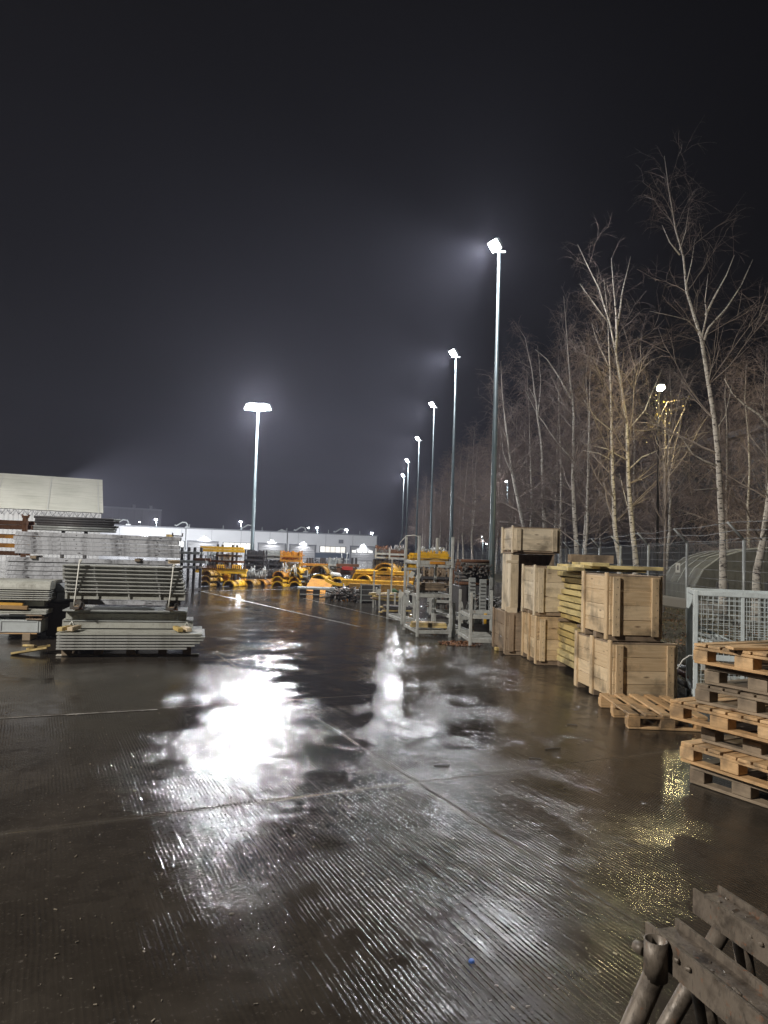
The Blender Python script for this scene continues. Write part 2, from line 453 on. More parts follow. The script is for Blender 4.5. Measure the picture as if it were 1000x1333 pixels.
pole(10.4, [(-.62, 0, R(50), R(-52), .50), (-.24, -.15, R(12), R(-62), .56), (.22, -.15, R(-12), R(-62), .56), (.58, 0, R(-50), R(-55), .50), (0, .05, R(0), R(-78), .5)],
     'brightest floodlight pole with a cluster of heads, standing alone left of centre', (LP.x, LP.y, 0), 0, None, power=7000, r=(.13, .07))
# the pole of the same yard that lights the foreground stands behind and left of the camera
pole(11, [(0, 0, R(-60), R(-45), .46), (.3, 0, R(-20), R(-45), .46)], 'floodlight pole of the left row standing behind the camera', (-13.2, -1.3, 0), 0, None, power=0)
lamp('flood_lamp', (-12.9, -1.1, 10.6), 15000, (1.0, .935, .85), .22, None, spot=80, aim=(.70, .47, -.56), blend=.6)

# ------------------------------------------------------------------ background buildings
def m_clad(name, c, wave=0.0, sc_=1.0, rough=.5, horiz=False):
    k = N(name); ob = k.coord('Object'); a = k.noise(ob, .35, 5)
    col = k.mix(k.ramp(a, .3, .75, 0, .35), c, tuple(x * .72 for x in c))
    nrm = None
    if wave:
        sp = k.n('ShaderNodeSeparateXYZ'); k.l(ob, sp.inputs[0])
        s_ = k.math('SINE', k.math('MULTIPLY', sp.outputs[2 if horiz else 0], 2 * math.pi / wave)); nrm = k.bump(k.ramp(s_, .5, .9), .8, .05)
        col = k.mix(k.ramp(s_, .9, 1, 0, .35), col, tuple(x * .6 for x in c))
    return k.out(col, rough, 0, nrm)
CLAD = m_clad('pale_wall_cladding', (.70, .71, .73)); CLADD = m_clad('dark_wall_cladding', (.05, .05, .055), 1.1)
DOORM = m_clad('grey_sectional_door', (.42, .42, .43), .5, horiz=True); BAND = m_clad('slate_blue_band', (.09, .12, .16))
TENTW = m_clad('ribbed_white_sheet', (.42, .42, .42), .34); TRIM = m_clad('roof_trim', (.20, .21, .23))
WING = m_emit('lit_window', (1.0, .93, .78), .85)
WINK = m_emit('lit_window_cool', (.98, .96, .86), 1.0)
A_ = P(160, 700, 140); B_ = P(491, 700, 154)
e_ = Vector((B_.x - A_.x, B_.y - A_.y, 0)); WL = e_.length; e_.normalize(); an = math.atan2(e_.y, e_.x)
nrm_ = Vector((e_.y, -e_.x, 0))
def wu(x):
    d = P(x, 705, 1.0) - Vector((0, 0, EYE)); t = (Vector((A_.x, A_.y, 0)).dot(nrm_)) / (d.x * nrm_.x + d.y * nrm_.y)
    return (Vector((d.x * t, d.y * t, 0)) - Vector((A_.x, A_.y, 0))).dot(e_), d.y * t
def wz(x, y): return P(x, y, wu(x)[1]).z
bl = T('industrial_hall', 'long low pale industrial hall with roller doors and lit windows across the far yard', 'building', (A_.x, A_.y, 0), an)
H0 = wz(300, 690.5)
U0 = -45
MB().box(((U0 + WL) / 2, 9, H0 / 2), (WL - U0, 18, H0)).build('wall', CLAD, bl)
MB().box(((U0 + WL) / 2, 9, H0 + .12), (WL - U0 + .4, 18.4, .24)).build('roof_edge', TRIM, bl)
m = MB()
for q in range(18): m.box((U0 + 3 + q * 5.9, -.012, H0 / 2), (.05, .024, H0 - .1))
m.build('panel_joints', TRIM, bl)
for x in (242, 374, 491): u_ = wu(x)[0]; MB().tube((u_ - .1, -.1, 0), (u_ - .1, -.1, H0 + .1), .09).build('downpipe', GALV, bl)
for x0, x1, yt in ((245, 283, 705.3), (337, 371, 708), (378, 410, 710), (457, 487, 712), (170, 205, 702)):
    u0, u1 = wu(x0)[0], wu(x1)[0]; h = wz((x0 + x1) / 2, yt)
    f = MB()
    for c, d in ((((u0 + u1) / 2, -.10, h + .1), (u1 - u0 + .5, .2, .2)), ((u0 - .1, -.08, h / 2), (.2, .16, h)), ((u1 + .1, -.08, h / 2), (.2, .16, h))): f.box(c, d)
    fr = f.build('door_frame', TRIM, bl)
    dr = MB().box(((u0 + u1) / 2, -.035, h / 2), (u1 - u0, .07, h)).build('roller_door', DOORM, bl)
    if x0 == 457:
        m = MB()
        for q in range(4): m.box((u0 + (u1 - u0) * (.14 + q * .24), -.09, h - 1.0), ((u1 - u0) * .17, .04, .5))
        m.build('door_window', WINK, dr)
for x0, x1, y0, y1 in ((219, 239.5, 704.5, 712), (291, 328, 707, 714.5), (417, 450, 711.8, 719)):
    u0, u1 = wu(x0)[0], wu(x1)[0]; a, b = wz((x0 + x1) / 2, y0), wz((x0 + x1) / 2, y1)
    wn = MB().box(((u0 + u1) / 2, -.02, (a + b) / 2), (u1 - u0 + .3, .06, a - b + .25)).build('window', TRIM, bl)
    k = 5; dv = (u1 - u0) / k
    for q in range(k): MB().box((u0 + dv * (q + .5), -.065, (a + b) / 2), (dv - .12, .03, a - b)).build('pane', WING if q % 3 else WINK, wn)
u0, u1 = wu(411)[0], wu(455)[0]
MB().box(((u0 + u1) / 2, -.04, wz(433, 723.3)), (u1 - u0, .09, 1.05)).build('blue_band', BAND, bl)
u0 = wu(444)[0]; MB().box((u0, -.05, wz(444, 705)), (1.0, .06, .8)).build('vent_grille', TRIM, bl)
for q, x in enumerate((157, 235, 321, 366, 391, 443)):                       # bent exhaust ducts on the roof
    u_ = wu(x)[0]; m = MB(); s_ = .45 if x == 366 else 1.0
    pts = [(u_ + 1.2 * s_, 1, H0), (u_ + 1.2 * s_, 1, H0 + .9 * s_), (u_ + .9 * s_, 1, H0 + 1.25 * s_), (u_ + .2 * s_, 1, H0 + 1.3 * s_), (u_ - .4 * s_, 1, H0 + .9 * s_), (u_ - .9 * s_, 1, H0 + .55 * s_), (u_ - 1.3 * s_, 1, H0 + .7 * s_)]
    m.path(pts, .17, 8); m.box((u_ + 1.2 * s_, 1, H0 + .3), (.9, .8, .35)); m.build('exhaust_duct', GALV, bl)
for x in (246, 290, 341, 373.5, 428, 469): u_ = wu(x)[0]; MB().tube((u_, .6, H0), (u_, .6, H0 + 1.0), .07, n=6).build('roof_vent', GALV, bl)
for x, y in ((266, 699.5), (354, 704.5), (395, 707), (473, 710), (188, 696)):
    u_ = wu(x)[0]; z = wz(x, y - 1.0)
    wl = MB().box((u_, -.14, z + .1), (.5, .28, .12), bev=.02).build('wall_lamp', HOUSE, bl)
    MB().box((u_, -.16, z + .02), (.4, .2, .03)).build('lamp_glass', LENSS, wl)
    o = lamp('wall_light', (u_, -.6, z - .05), 520, COOL, .12, bl, spot=118, aim=(0, .45, -1), blend=.3)
    o.rotation_euler = Vector((0, .55, -1)).to_track_quat('-Z', 'Y').to_euler()
# added light mast, unseen behind the tent hall, to brighten the long hall's front
mast = pole(10, [(0, 0, R(60), R(-50), .5), (.6, 0, R(20), R(-50), .5)], 'added floodlight mast out of view behind the white tent hall, brightening the long hall', (-46, 96, 0), 0, None, power=0)
lamp('flood_lamp', (.3, 1.2, 9.2), 125000, (.95, .97, 1.0), .3, mast, spot=110, aim=(.55, .8, -.22), blend=.6)

# white tent hall at the left
tb = P(131, 700, 60); ta = P(-43, 700, 56.1)
e2 = Vector((tb.x - ta.x, tb.y - ta.y, 0)); L2 = e2.length; a2 = math.atan2(e2.y, e2.x)
th = T('tent_hall', 'white membrane roofed storage hall with ribbed walls at the left edge', 'building', (ta.x, ta.y, 0), a2)
ze = P(131, 667, 60).z; zr = ze + 3.35; dp = 6.9
def m_tent():
    k = N('cream_membrane'); ob = k.coord('Object'); a = k.noise(ob, .5, 6, .6); b = k.noise(k.coord('Object', (.25, 2.2, 2.2)), 1.6, 4)
    col = k.mix(k.ramp(a, .3, .7), (.74, .73, .65), (.60, .60, .52)); col = k.mix(k.ramp(b, .5, .7, 0, .45), col, (.42, .42, .35))
    return k.out(col, .55, 0, k.bump(b, .4, .05))
MB().box((L2 / 2, dp, ze / 2), (L2 - .1, 2 * dp - .1, ze)).build('wall', TENTW, th)
rf = MB()
rf.quad((0, -.15, ze - .05), (L2 + .1, -.15, ze - .05), (L2 + .1, dp, zr), (0, dp, zr))
rf.quad((0, dp, zr), (L2 + .1, dp, zr), (L2 + .1, 2 * dp + .15, ze - .05), (0, 2 * dp + .15, ze - .05))
rf.quad((L2 + .1, -.15, ze - .05), (L2 + .1, 2 * dp + .15, ze - .05), (L2 + .1, dp, zr)); rf.quad((0, -.15, ze - .05), (0, dp, zr), (0, 2 * dp + .15, ze - .05))
rf.build('roof', m_tent(), th)
sm = MB()
for q in range(6): 
    x = L2 + .1 - .4 - q * 3.9
    sm.box((x, dp / 2 - .07, (ze + zr) / 2 + .0), (.09, math.hypot(dp, zr - ze), .05), rot(math.atan2(zr - ze, dp + .15), 0, 0))
sm.build('roof_seam', WHITE, th)
tr = MB(); q = 0; x = .2
while x < L2 - .5:
    tr.tube((x, -.2, ze - .12), (x + .26, -.2, ze - .5), .022, n=5); tr.tube((x + .26, -.2, ze - .5), (x + .52, -.2, ze - .12), .022, n=5); x += .62
tr.build('lacing', DARK, th)

# dark tall hall far behind
p0 = P(120, 700, 205); p1 = P(208.5, 700, 215); e3 = Vector((p1.x - p0.x, p1.y - p0.y, 0))
dk = T('dark_hall', 'tall dark flat roofed building far behind the white tent hall', 'building', (p0.x, p0.y, 0), math.atan2(e3.y, e3.x))
Hd = P(165, 662, 208).z
MB().box((e3.length / 2, 12, Hd / 2), (e3.length, 24, Hd)).build('wall', m_clad('anthracite_cladding', (.16, .16, .17), 2.2), dk)
MB().box((e3.length / 2, 12, Hd + .2), (e3.length + .3, 24.3, .5)).build('roof_edge', TRIM, dk)
for x in (9, 14): MB().box((x + 3, 4, Hd + .9), (.8, .8, 1.4)).build('roof_vent', TRIM, dk)

# dark hall behind the birches on the right
wA = P(836, 600, 45); wB = P(1120, 600, 27); e4 = Vector((wA.x - wB.x, wA.y - wB.y, 0))
bh = T('warehouse', 'dark warehouse wall with a sloping roof line behind the birches', 'building', (wB.x, wB.y, 0), math.atan2(e4.y, e4.x))
Hb = P(840, 603, 45).z
MB().box((e4.length / 2, -6, Hb / 2), (e4.length, 12, Hb)).build('wall', m_clad('dark_brown_cladding', (.012, .011, .010), 1.6), bh)
MB().box((e4.length / 2, -6, Hb + .12), (e4.length + .6, 12.8, .3)).build('roof_edge', CLADD, bh)

# an unseen pole, added out of frame to brighten the tent hall and left stacks
pole(10.4, [(-.3, 0, R(10), R(-50), .46), (.3, 0, R(-40), R(-50), .46)], 'floodlight pole added out of frame between the tent hall and the camera to brighten the tent', (-34, 30, 0), 0, None, power=0)
lamp('flood_lamp', (-34, 30.4, 10.1), 42000, (1.0, .97, .90), .2, None, spot=100, aim=(.22, .9, -.28), blend=.7)
lamp('flood_lamp', (-33.6, 29.6, 10.1), 9000, (1.0, .97, .92), .2, None, spot=100, aim=(.85, -.5, -.32), blend=.7)

# small street lamps beyond the hall and beyond the trees
def street(x, y, D, label, h=None, lens=LENSS, power=0, col=COOL, sz=.35, r=.06):
    p = P(x, y, D); z = p.z
    t = T('street_lamp', label, 'street lamp', (p.x, p.y, 0), 0, 'small distant street lamps')
    MB().tube((.0, 0, 0), (0, 0, z), .09, r, 8).build('post', POLE, t)
    hd = MB().box((-.15, -.1, z + .1), (sz * .8, sz * .5, .14), bev=.03).build('lamp_head', HOUSE, t)
    MB().box((-.15, -.16, z - .0), (sz * .62, sz * .4, .10), rot(R(-25), 0, 0)).build('lens', lens, hd)
    if power: lamp('street_light', (-.15, -.4, z - .3), power, col, .12, t)
    return t
S = 'small distant street lamp '
for x, y, D, lb, pw, sz in ((204, 676, 172, S + 'in front of the dark tall building', 3000, 1.0), (183, 679.5, 190, S + 'at the left foot of the dark tall building', 0, .5),
    (314.5, 679, 168, S + 'above the roof just left of the big bright pole', 3000, .9), (402.5, 687, 200, S + 'smaller one of the pair right of the bright pole', 0, .7),
    (413.5, 687, 175, S + 'brighter one of the pair right of the bright pole', 2000, .95), (452, 689.5, 172, S + 'above the right half of the long hall', 2500, 1.0),
    (485, 694, 178, S + 'above the right end of the long hall', 2500, .9), (629, 698.5, 90, S + 'glimpsed low through the trees behind the fence', 300, .4),
    (634.5, 708, 110, S + 'lowest light seen through the trees', 0, .3), (661, 627, 60, S + 'hanging among the branches right of the nearest pole', 260, .26)):
    street(x, y, D, lb, sz=sz, power=pw)
WARM = m_emit('sodium_lens', (1.0, .88, .50), 140)
yl = P(860, 506, 21)
ys_ = T('path_lamp', 'yellow glowing street lamp among the birch branches behind the fence', 'street lamp', (yl.x, yl.y, 0), 0)
MB().path([(0.3, .9, 0), (0.3, .9, yl.z - .1), (.2, .6, yl.z + .10), (0, 0, yl.z + .12)], [.05, .03, .025, .02], 8).build('post', m_metal('black_pole', (.015, .015, .015)), ys_)
hd = MB().box((0, 0, yl.z + .1), (.18, .28, .08), bev=.03).build('lamp_head', HOUSE, ys_)
MB().box((0, -.03, yl.z), (.17, .26, .10), bev=.03).build('lens', WARM, hd)
lamp('street_light', (0, -.12, yl.z - .28), 220, (1.0, .84, .42), .10, ys_)

# ------------------------------------------------------------------ misty air
hz = MB().box((-30, 130, 16.9), (440, 380, 36.0)).build('haze', None or HOUSE)
hm = bpy.data.materials.new('misty_air'); hm.use_nodes = True; hn = hm.node_tree
for x in list(hn.nodes):
    if x.type == 'BSDF_PRINCIPLED': hn.nodes.remove(x)
pv = hn.nodes.new('ShaderNodeVolumePrincipled'); pv.inputs['Density'].default_value = .0009; pv.inputs['Color'].default_value = (.78, .79, 1.0, 1); pv.inputs['Anisotropy'].default_value = .35
hn.links.new(pv.outputs[0], [x for x in hn.nodes if x.type == 'OUTPUT_MATERIAL'][0].inputs['Volume'])
hz.data.materials.clear(); hz.data.materials.append(hm); hz['kind'] = 'stuff'

# ================================================================== foreground and right side
# ---- crates (built at the origin corner front-left; x = width, y = depth, z up)
def crate(label, loc, rz, W, Dp, H, mat=WOOD, bat=3, lid=False, skid=.07, boards=4, group='wooden crates stacked along the right', open_front=False, yb=None):
    t = T('wooden_crate', label, 'crate', loc, rz, group)
    z0 = skid
    th = .022
    def panel(axis, side):
        m = MB(); hb = H / boards
        for i in range(boards):
            zc = z0 + hb * (i + .5)
            if axis == 'x':
                m.box((W / 2, th / 2 + .001 if side < 0 else Dp - th / 2 - .001, zc), (W - .004, th, hb - .004), bev=.003, jit=.0015)
            else:
                m.box((th / 2 if side < 0 else W - th / 2, Dp / 2, zc), (th, Dp - 2 * th - .004, hb - .004), bev=.003, jit=.0015)
        return m.build('side_panel', mat, t)
    if not open_front: panel('x', -1)
    panel('x', 1); panel('y', -1); panel('y', 1)
    bw = .085
    def batten(cx, cy_, sx, sy, ext=.05):
        MB().box((cx, cy_, z0 + H / 2 - .01), (sx, sy, H + ext), bev=.004, jit=.002).build('batten', mat, t)
    for x in (bw / 2 + .03, W - bw / 2 - .03): batten(x, -.013, bw, .024, .0)
    for i in range(bat): batten(-.015, .05 + (Dp - .10) * i / (bat - 1), .026, .075, .09)
    for y in (.05, Dp - .05): batten(W + .015, y, .026, .075)
    m = MB()
    for x in (bw / 2 + .03, W - bw / 2 - .03):
        for i in range(boards):
            for q in (-.25, .25): m.box((x + rnd.uniform(-.02, .02), -.0265, z0 + H / boards * (i + .5 + q)), (.008, .003, .008))
    m.build('nails', DARK, t)
    for y in (.06, Dp / 2, Dp - .06):
        MB().box((W / 2, y, skid / 2), (W + .02, .09, skid - .004), bev=.004).build('skid', WOODO, t)
    MB().box((W / 2, Dp / 2, z0 + .012), (W - .05, Dp - .05, .018)).build('floor_board', mat, t)
    if lid:
        m = MB()
        for i in range(5): m.box((W / 2, Dp * (i + .5) / 5, z0 + H + .012), (W + .03, Dp / 5 - .006, .022), bev=.003, jit=.002)
        m.build('lid', mat, t)
    else:
        m = MB()
        for c, d in (((W / 2, .03, z0 + H + .003), (W, .06, .02)), ((W / 2, Dp - .03, z0 + H + .003), (W, .06, .02)), ((.03, Dp / 2, z0 + H + .002), (.06, Dp - .12, .02)), ((W - .03, Dp / 2, z0 + H + .002), (.06, Dp - .12, .02))): m.box(c, d, bev=.003)
        m.build('rim', WOODO, t)
    return t
CR = R(6.5)
c1 = G(797, 917)
crate('large lower crate of the nearest stack, standing behind the flat pallet', (c1.x, c1.y, 0), CR, .75, 1.08, .60, bat=3, skid=.07, boards=4)
crate('squarish upper crate resting on the nearest crate', (c1.x - .02, c1.y + .08, .69), CR - R(1), .61, .80, .67, bat=2, skid=.07, boards=4, lid=False)
c2 = G(699, 866)
crate('lower crate of the middle stack, beside the yellow beam bundle', (c2.x, c2.y, 0), R(2), .75, .95, .63, bat=3, boards=4, lid=True, mat=WOOD)
crate('upper pale crate of the middle stack, set back on the lower one', (c2.x - .02, c2.y + .06, .735), R(2.5), .72, .85, .68, mat=WOODW, bat=2, boards=3, skid=.055)
c3 = G(659, 853)
crate('bottom crate of the tallest stack, next to the grey stillages', (c3.x, c3.y, 0), R(3.5), .85, 1.0, .61, mat=WOODO, bat=2, boards=3)
# an upright open crate: dark inside
def open_box(label, loc, rz, W, Dp, H):
    t = T('open_crate', label, 'crate', loc, rz, 'wooden crates stacked along the right')
    m = MB(); n = 5
    for i in range(n): m.box((.011, Dp * (i + .5) / n, H / 2), (.02, Dp / n - .004, H), bev=.002, jit=.002)
    m.build('side_panel', WOODW, t)
    m = MB()
    for i in range(n): m.box((W - .011, Dp * (i + .5) / n, H / 2), (.02, Dp / n - .004, H), bev=.002, jit=.002)
    m.build('side_panel', WOODO, t)
    MB().box((W / 2, Dp - .01, H / 2), (W - .05, .02, H - .01)).build('back_panel', WOODO, t)
    MB().box((W / 2, Dp / 2, .012), (W - .05, Dp - .03, .02)).build('floor_board', WOODO, t)
    MB().box((W / 2, Dp / 2, H + .012), (W + .03, Dp + .02, .022)).build('top_panel', WOODO, t)
    MB().box((.05, -.012, H / 2 + .03), (.13, .024, H - .1), bev=.004, jit=.003).build('batten', WOODW, t)
    MB().box((.01, -.012, .03), (.2, .03, .12), bev=.004, jit=.01).build('batten', WOODW, t)
    MB().box((.0, -.012, H - .13), (.2, .03, .05), bev=.004, jit=.01).build('batten', WOODW, t)
    return t
open_box('upright open crate with a black empty interior in the tallest stack', (c3.x + .07, c3.y + .08, .695), R(3), .72, .7, .975)
crate('shallow pale crate on the very top of the tallest stack', (c3.x + .09, c3.y + .02, 1.695), R(4), .76, .8, .37, mat=WOODW, bat=2, skid=.035, boards=2)

# ---- bundles of yellow formwork beams, ends towards the yard
IB = lambda hw, h, t, fl: [(-hw, 0), (hw, 0), (hw, fl), (t, fl), (t, h - fl), (hw, h - fl), (hw, h), (-hw, h), (-hw, h - fl), (-t, h - fl), (-t, fl), (-hw, fl)]
fb = G(757, 885)
ba = R(2.5); bdx = Vector((math.cos(ba), math.sin(ba), 0)); bdy = Vector((-bdx.y, bdx.x, 0)); fb0 = Vector((fb.x + .02, fb.y, 0))
def beam_layer(z, off, n, L, hgt, tag_, wdt=.19):
    for i in range(n):
        t = T('timber_beam', tag_ % ['left', 'second', 'third', 'rightmost'][i], 'beam', (0, 0, 0), 0, 'yellow formwork beams in the right stack')
        p = fb0 + Vector((0, 0, z)) + bdx * (i * wdt * 1.08 + off + wdt / 2) + bdy * rnd.uniform(-.06, .06)
        MB().box(p + bdy * L / 2 + Vector((0, 0, hgt / 2)), (wdt, L, hgt - .018), rotz(ba + rnd.uniform(-.012, .012)), bev=.006).build('board', BEAM if rnd.random() < .75 else BEAMD, t)
on = ['bottom', 'second', 'third', 'fourth', 'fifth', 'sixth', 'seventh', 'top']
def bearer(label, z, h):
    t = T('bearer', label, 'bearer', (0, 0, 0))
    for q in (.25, 1.15): MB().box(fb0 + bdy * q + bdx * .4 + Vector((0, 0, z + h / 2)), (.8, .09, h - .002), rotz(ba), bev=.005).build('timber', WOODO, t)
bearer('dark timber bearer under the lower yellow beam bundle', 0, .075)
for lay in range(6): beam_layer(.078 + lay * .098, rnd.uniform(-.02, .02), 4, 1.5, .096, 'yellow timber beam, %s in the ' + on[lay] + ' layer of the lower bundle')
bearer('thin dark bearer between the two yellow beam bundles', .668, .045)
for lay in range(8): beam_layer(.716 + lay * .090, rnd.uniform(-.01, .07) + (.07 if lay == 5 else 0), 3, 1.35, .088, 'yellow timber beam, %s in the ' + on[lay] + ' layer of the upper bundle')
for q in range(5):
    p = P([736, 752, 768, 797, 818][q], 740, 10.0 + .12 * (q % 2)); p.z = 1.475 + (q % 3) * .035
    tag(MB().box(p, (.24, .9, .05), rotz(ba + rnd.uniform(-.12, .12) + (1.2 if q > 2 else 0)), bev=.005).build('loose_plank', BEAM if q != 3 else BEAMD),
        ['leftmost yellow plank lying', 'second yellow plank from the left lying', 'middle yellow plank lying', 'browner yellow plank lying', 'rightmost yellow plank lying'][q] + ' across the top of the beam bundle', 'plank', 'loose planks on top of the beam bundle')
p = P(741, 733, 10.6); t = T('channel_piece', 'brown open channel lying on top behind the nearest crates', 'timber', (p.x, p.y, 1.56), R(-4))
MB().prism([(-.12, 0), (.12, 0), (.12, .12), (.09, .12), (.09, .03), (-.09, .03), (-.09, .12), (-.12, .12)], (0, 0, 0), (.62, 0, 0)).build('channel', WOODO, t)
tag(MB().box((p.x + .5, p.y + .1, 1.515), (1.1, .5, .03), bev=.004).build('support_board', PALD), 'thin board under the brown channel on top of the beam bundle', 'board')

# ---- pallets
def pallet(label, loc, rz, mat, group, deck=7, L=1.2, Wd=.8, perim=True, tiltx=0, tilty=0):
    # x = length 1.2, y = width .8 ; short side (800) faces -x
    t = T('wooden_pallet', label, 'pallet', loc, rz, group); t.rotation_euler = (tiltx, tilty, rz)
    for ix, x in enumerate((-.55, 0, .55)):
        x = x * L / 1.2
        for y in (-.345, 0, .345):
            MB().box((x, y * Wd / .8, .061), (.10, .12 if y else .14, .078), bev=.003, jit=.003).build('block', mat, t)
        MB().box((x, 0, .111), (.10 + .04 * (ix == 1), Wd, .02), bev=.003, jit=.002).build('stringer_board', mat, t)
        MB().box((x, 0, .0105), (.10, Wd, .021), bev=.003, jit=.002).build('base_board', mat, t)
    gp = [(Wd - .1) * i / (deck - 1) - (Wd - .1) / 2 for i in range(deck)]
    for y in gp: MB().box((0, y, .132), (L, .10, .02), bev=.003, jit=.003).build('deck_board', mat, t)
    return t
fa, fb2 = G(790, 927), G(818, 949)
d_ = Vector((fb2.x - fa.x, fb2.y - fa.y, 0)); rzp = math.atan2(d_.y, d_.x)           # long side
px_ = Vector((math.cos(rzp), math.sin(rzp), 0)); py_ = Vector((-px_.y, px_.x, 0))
cc = Vector((fb2.x, fb2.y, 0)) - px_ * .52 + py_ * .375
pallet('single pallet lying flat on the ground in front of the nearest crate', (cc.x, cc.y, .002), rzp, PALW, None, deck=5, L=1.04, Wd=.75)
# stack at the right edge
sd = Vector((.48, -.877, 0)); nd = Vector((.877, .48, 0))
sc0 = G(893, 1018)
desc = ['bottom pallet of the right edge stack, dark and damp', 'second pallet from the ground in the right edge stack', 'third pallet up, grey and pushed inwards, in the right edge stack',
        'fourth pallet up, jutting out furthest left in the stack', 'fifth pallet up, dark with a leaning board, in the stack', 'sixth pallet up, grey brown, in the right edge stack', 'topmost bright pallet of the stack at the right edge']
offs = [(.02, .03), (-.03, .0), (.10, .08), (-.04, -.10), (.03, .07), (.06, .12), (-.02, .10)]
for i, (o1, o2) in enumerate(offs):
    c = Vector((sc0.x, sc0.y, 0)) + nd * (.6 + o1) + sd * (.40 + o2 - .02) + Vector((0, 0, .003 + i * .1455))
    pallet(desc[i], (c.x, c.y, c.z), math.atan2(nd.y, nd.x) + rnd.uniform(-.03, .03), [PALD, PALW, PALD, PALW, PALD, PALD, PALW][i], 'pallets piled at the right edge', tiltx=0, tilty=0)
t = tag(MB().box(Vector((sc0.x, sc0.y, 1.03)) + nd * .35 + sd * .55, (.9, .09, .02), rotz(math.atan2(nd.y, nd.x) - .35), bev=.003).build('loose_plank', PALW), 'loose bright board lying askew on the topmost pallet', 'plank')

# ---- mesh cage box behind the pallets
def mesh_cage(label, loc, rz, W, Dp, H, z0):
    t = T('mesh_cage', label, 'cage', loc, rz)
    m = MB()
    for x in (0, W):
        for y in (0, Dp): MB().box((x, y, (H + z0) / 2), (.05, .05, H + z0), bev=.006).build('post', GALB, t)
    for z in (H + z0 - .03, z0):
        for y in (0, Dp): MB().box((W / 2, y, z), (W - .05, .045, .05), bev=.004).build('rail', GALB, t)
        for x in (0, W): MB().box((x, Dp / 2, z), (.045, Dp - .05, .05), bev=.004).build('rail', GALB, t)
    MB().box((W * .52, -.006, z0 + H / 2), (.03, .02, H - .06)).build('brace', GALB, t)
    for a in range(4):
        m = MB(); n = int((W if a < 2 else Dp) / .056)
        for i in range(1, n):
            q = (W if a < 2 else Dp) * i / n
            if a < 2: m.tube((q, a * Dp, z0 + .02), (q, a * Dp, z0 + H - .05), .0035, n=4, cap=False)
            else: m.tube(((a - 2) * W, q, z0 + .02), ((a - 2) * W, q, z0 + H - .05), .0035, n=4, cap=False)
        for i in range(1, int(H / .056)):
            z = z0 + i * .056
            if a < 2: m.tube((.02, a * Dp + .006, z), (W - .02, a * Dp + .006, z), .0035, n=4, cap=False)
            else: m.tube(((a - 2) * W + .006, .02, z), ((a - 2) * W + .006, Dp - .02, z), .0035, n=4, cap=False)
        m.build('wire_mesh', GALB, t)
    MB().box((W / 2, 0, .56), (W - .05, .05, .06), bev=.004).build('rail', GALB, t)
    m = MB(); m.box((W / 2, Dp / 2, .22), (W, Dp, .02)); m.build('floor_plate', GALP, t)
    m = MB(); 
    m.box((W / 2, 0, .05), (W - .05, .04, .04)); m.build('base_rail', GALB, t)
    return t
cg = G(905, 920)
mesh_cage('pale galvanised wire mesh cage standing behind the pallet stack', (cg.x, cg.y, 0), R(-19), .92, 1.0, 1.16, .14)
t = tag(MB().path([Vector((cg.x + .85, cg.y - .30, 1.30)) + Vector(q) for q in ((0, 0, 0), (.01, 0, .1), (-.01, 0, .2), (-.06, 0, .29), (-.11, 0, .34))], [.012, .012, .011, .009, .006], 6).build('cable_tie', WHITE), 'pale curved cable tie sticking up from the mesh cage post', 'strap')
t = tag(MB().path([Vector((cg.x + .02, cg.y - .03, .52)) + Vector(q) for q in ((0, 0, 0), (-.03, 0, .05), (-.10, 0, .05), (-.18, -.01, .0), (-.24, -.01, -.10))], [.008, .008, .008, .008, .006], 6).build('strap', WHITE), 'loose white strap curling from the cage towards the nearest crate', 'strap')
t = tag(MB().box((cg.x + .10, cg.y - .035, .47), (.10, .004, .11), bev=.001).build('paper_label', WHITE), 'small white card tied to the lower left of the mesh cage', 'label')
t = T('profile_bundle', 'pale aluminium profiles lying inside the mesh cage', 'profiles', (cg.x, cg.y, 0), R(-19))
for q in range(6): MB().box((.4, .25 + .1 * q, .60 + .05 * (q % 3)), (.72, .07, .035), rot(0, R(8 + 3 * q), R(rnd.uniform(-14, 14))), bev=.003).build('profile', GALB if q % 2 else GALV, t)
t = T('scrap_heap', 'dark tangled fittings piled behind the pallet stack', 'scrap', (cg.x + .1, cg.y - .1, 0), 0); t['kind'] = 'stuff'
m = MB()
for q in range(70): m.box((rnd.uniform(.0, 1.6), rnd.uniform(-.75, -.35), rnd.uniform(.02, .35)), (rnd.uniform(.05, .3), rnd.uniform(.02, .05), rnd.uniform(.01, .04)), rot(rnd.uniform(-1, 1), rnd.uniform(-1, 1), rnd.uniform(0, 3)))
m.build('fittings', SCRAP, t)

OYB = m_metal('worn_yellow_beam', (.52, .32, .06), dirt=(.16, .10, .05), amt=.8, rust=.35)
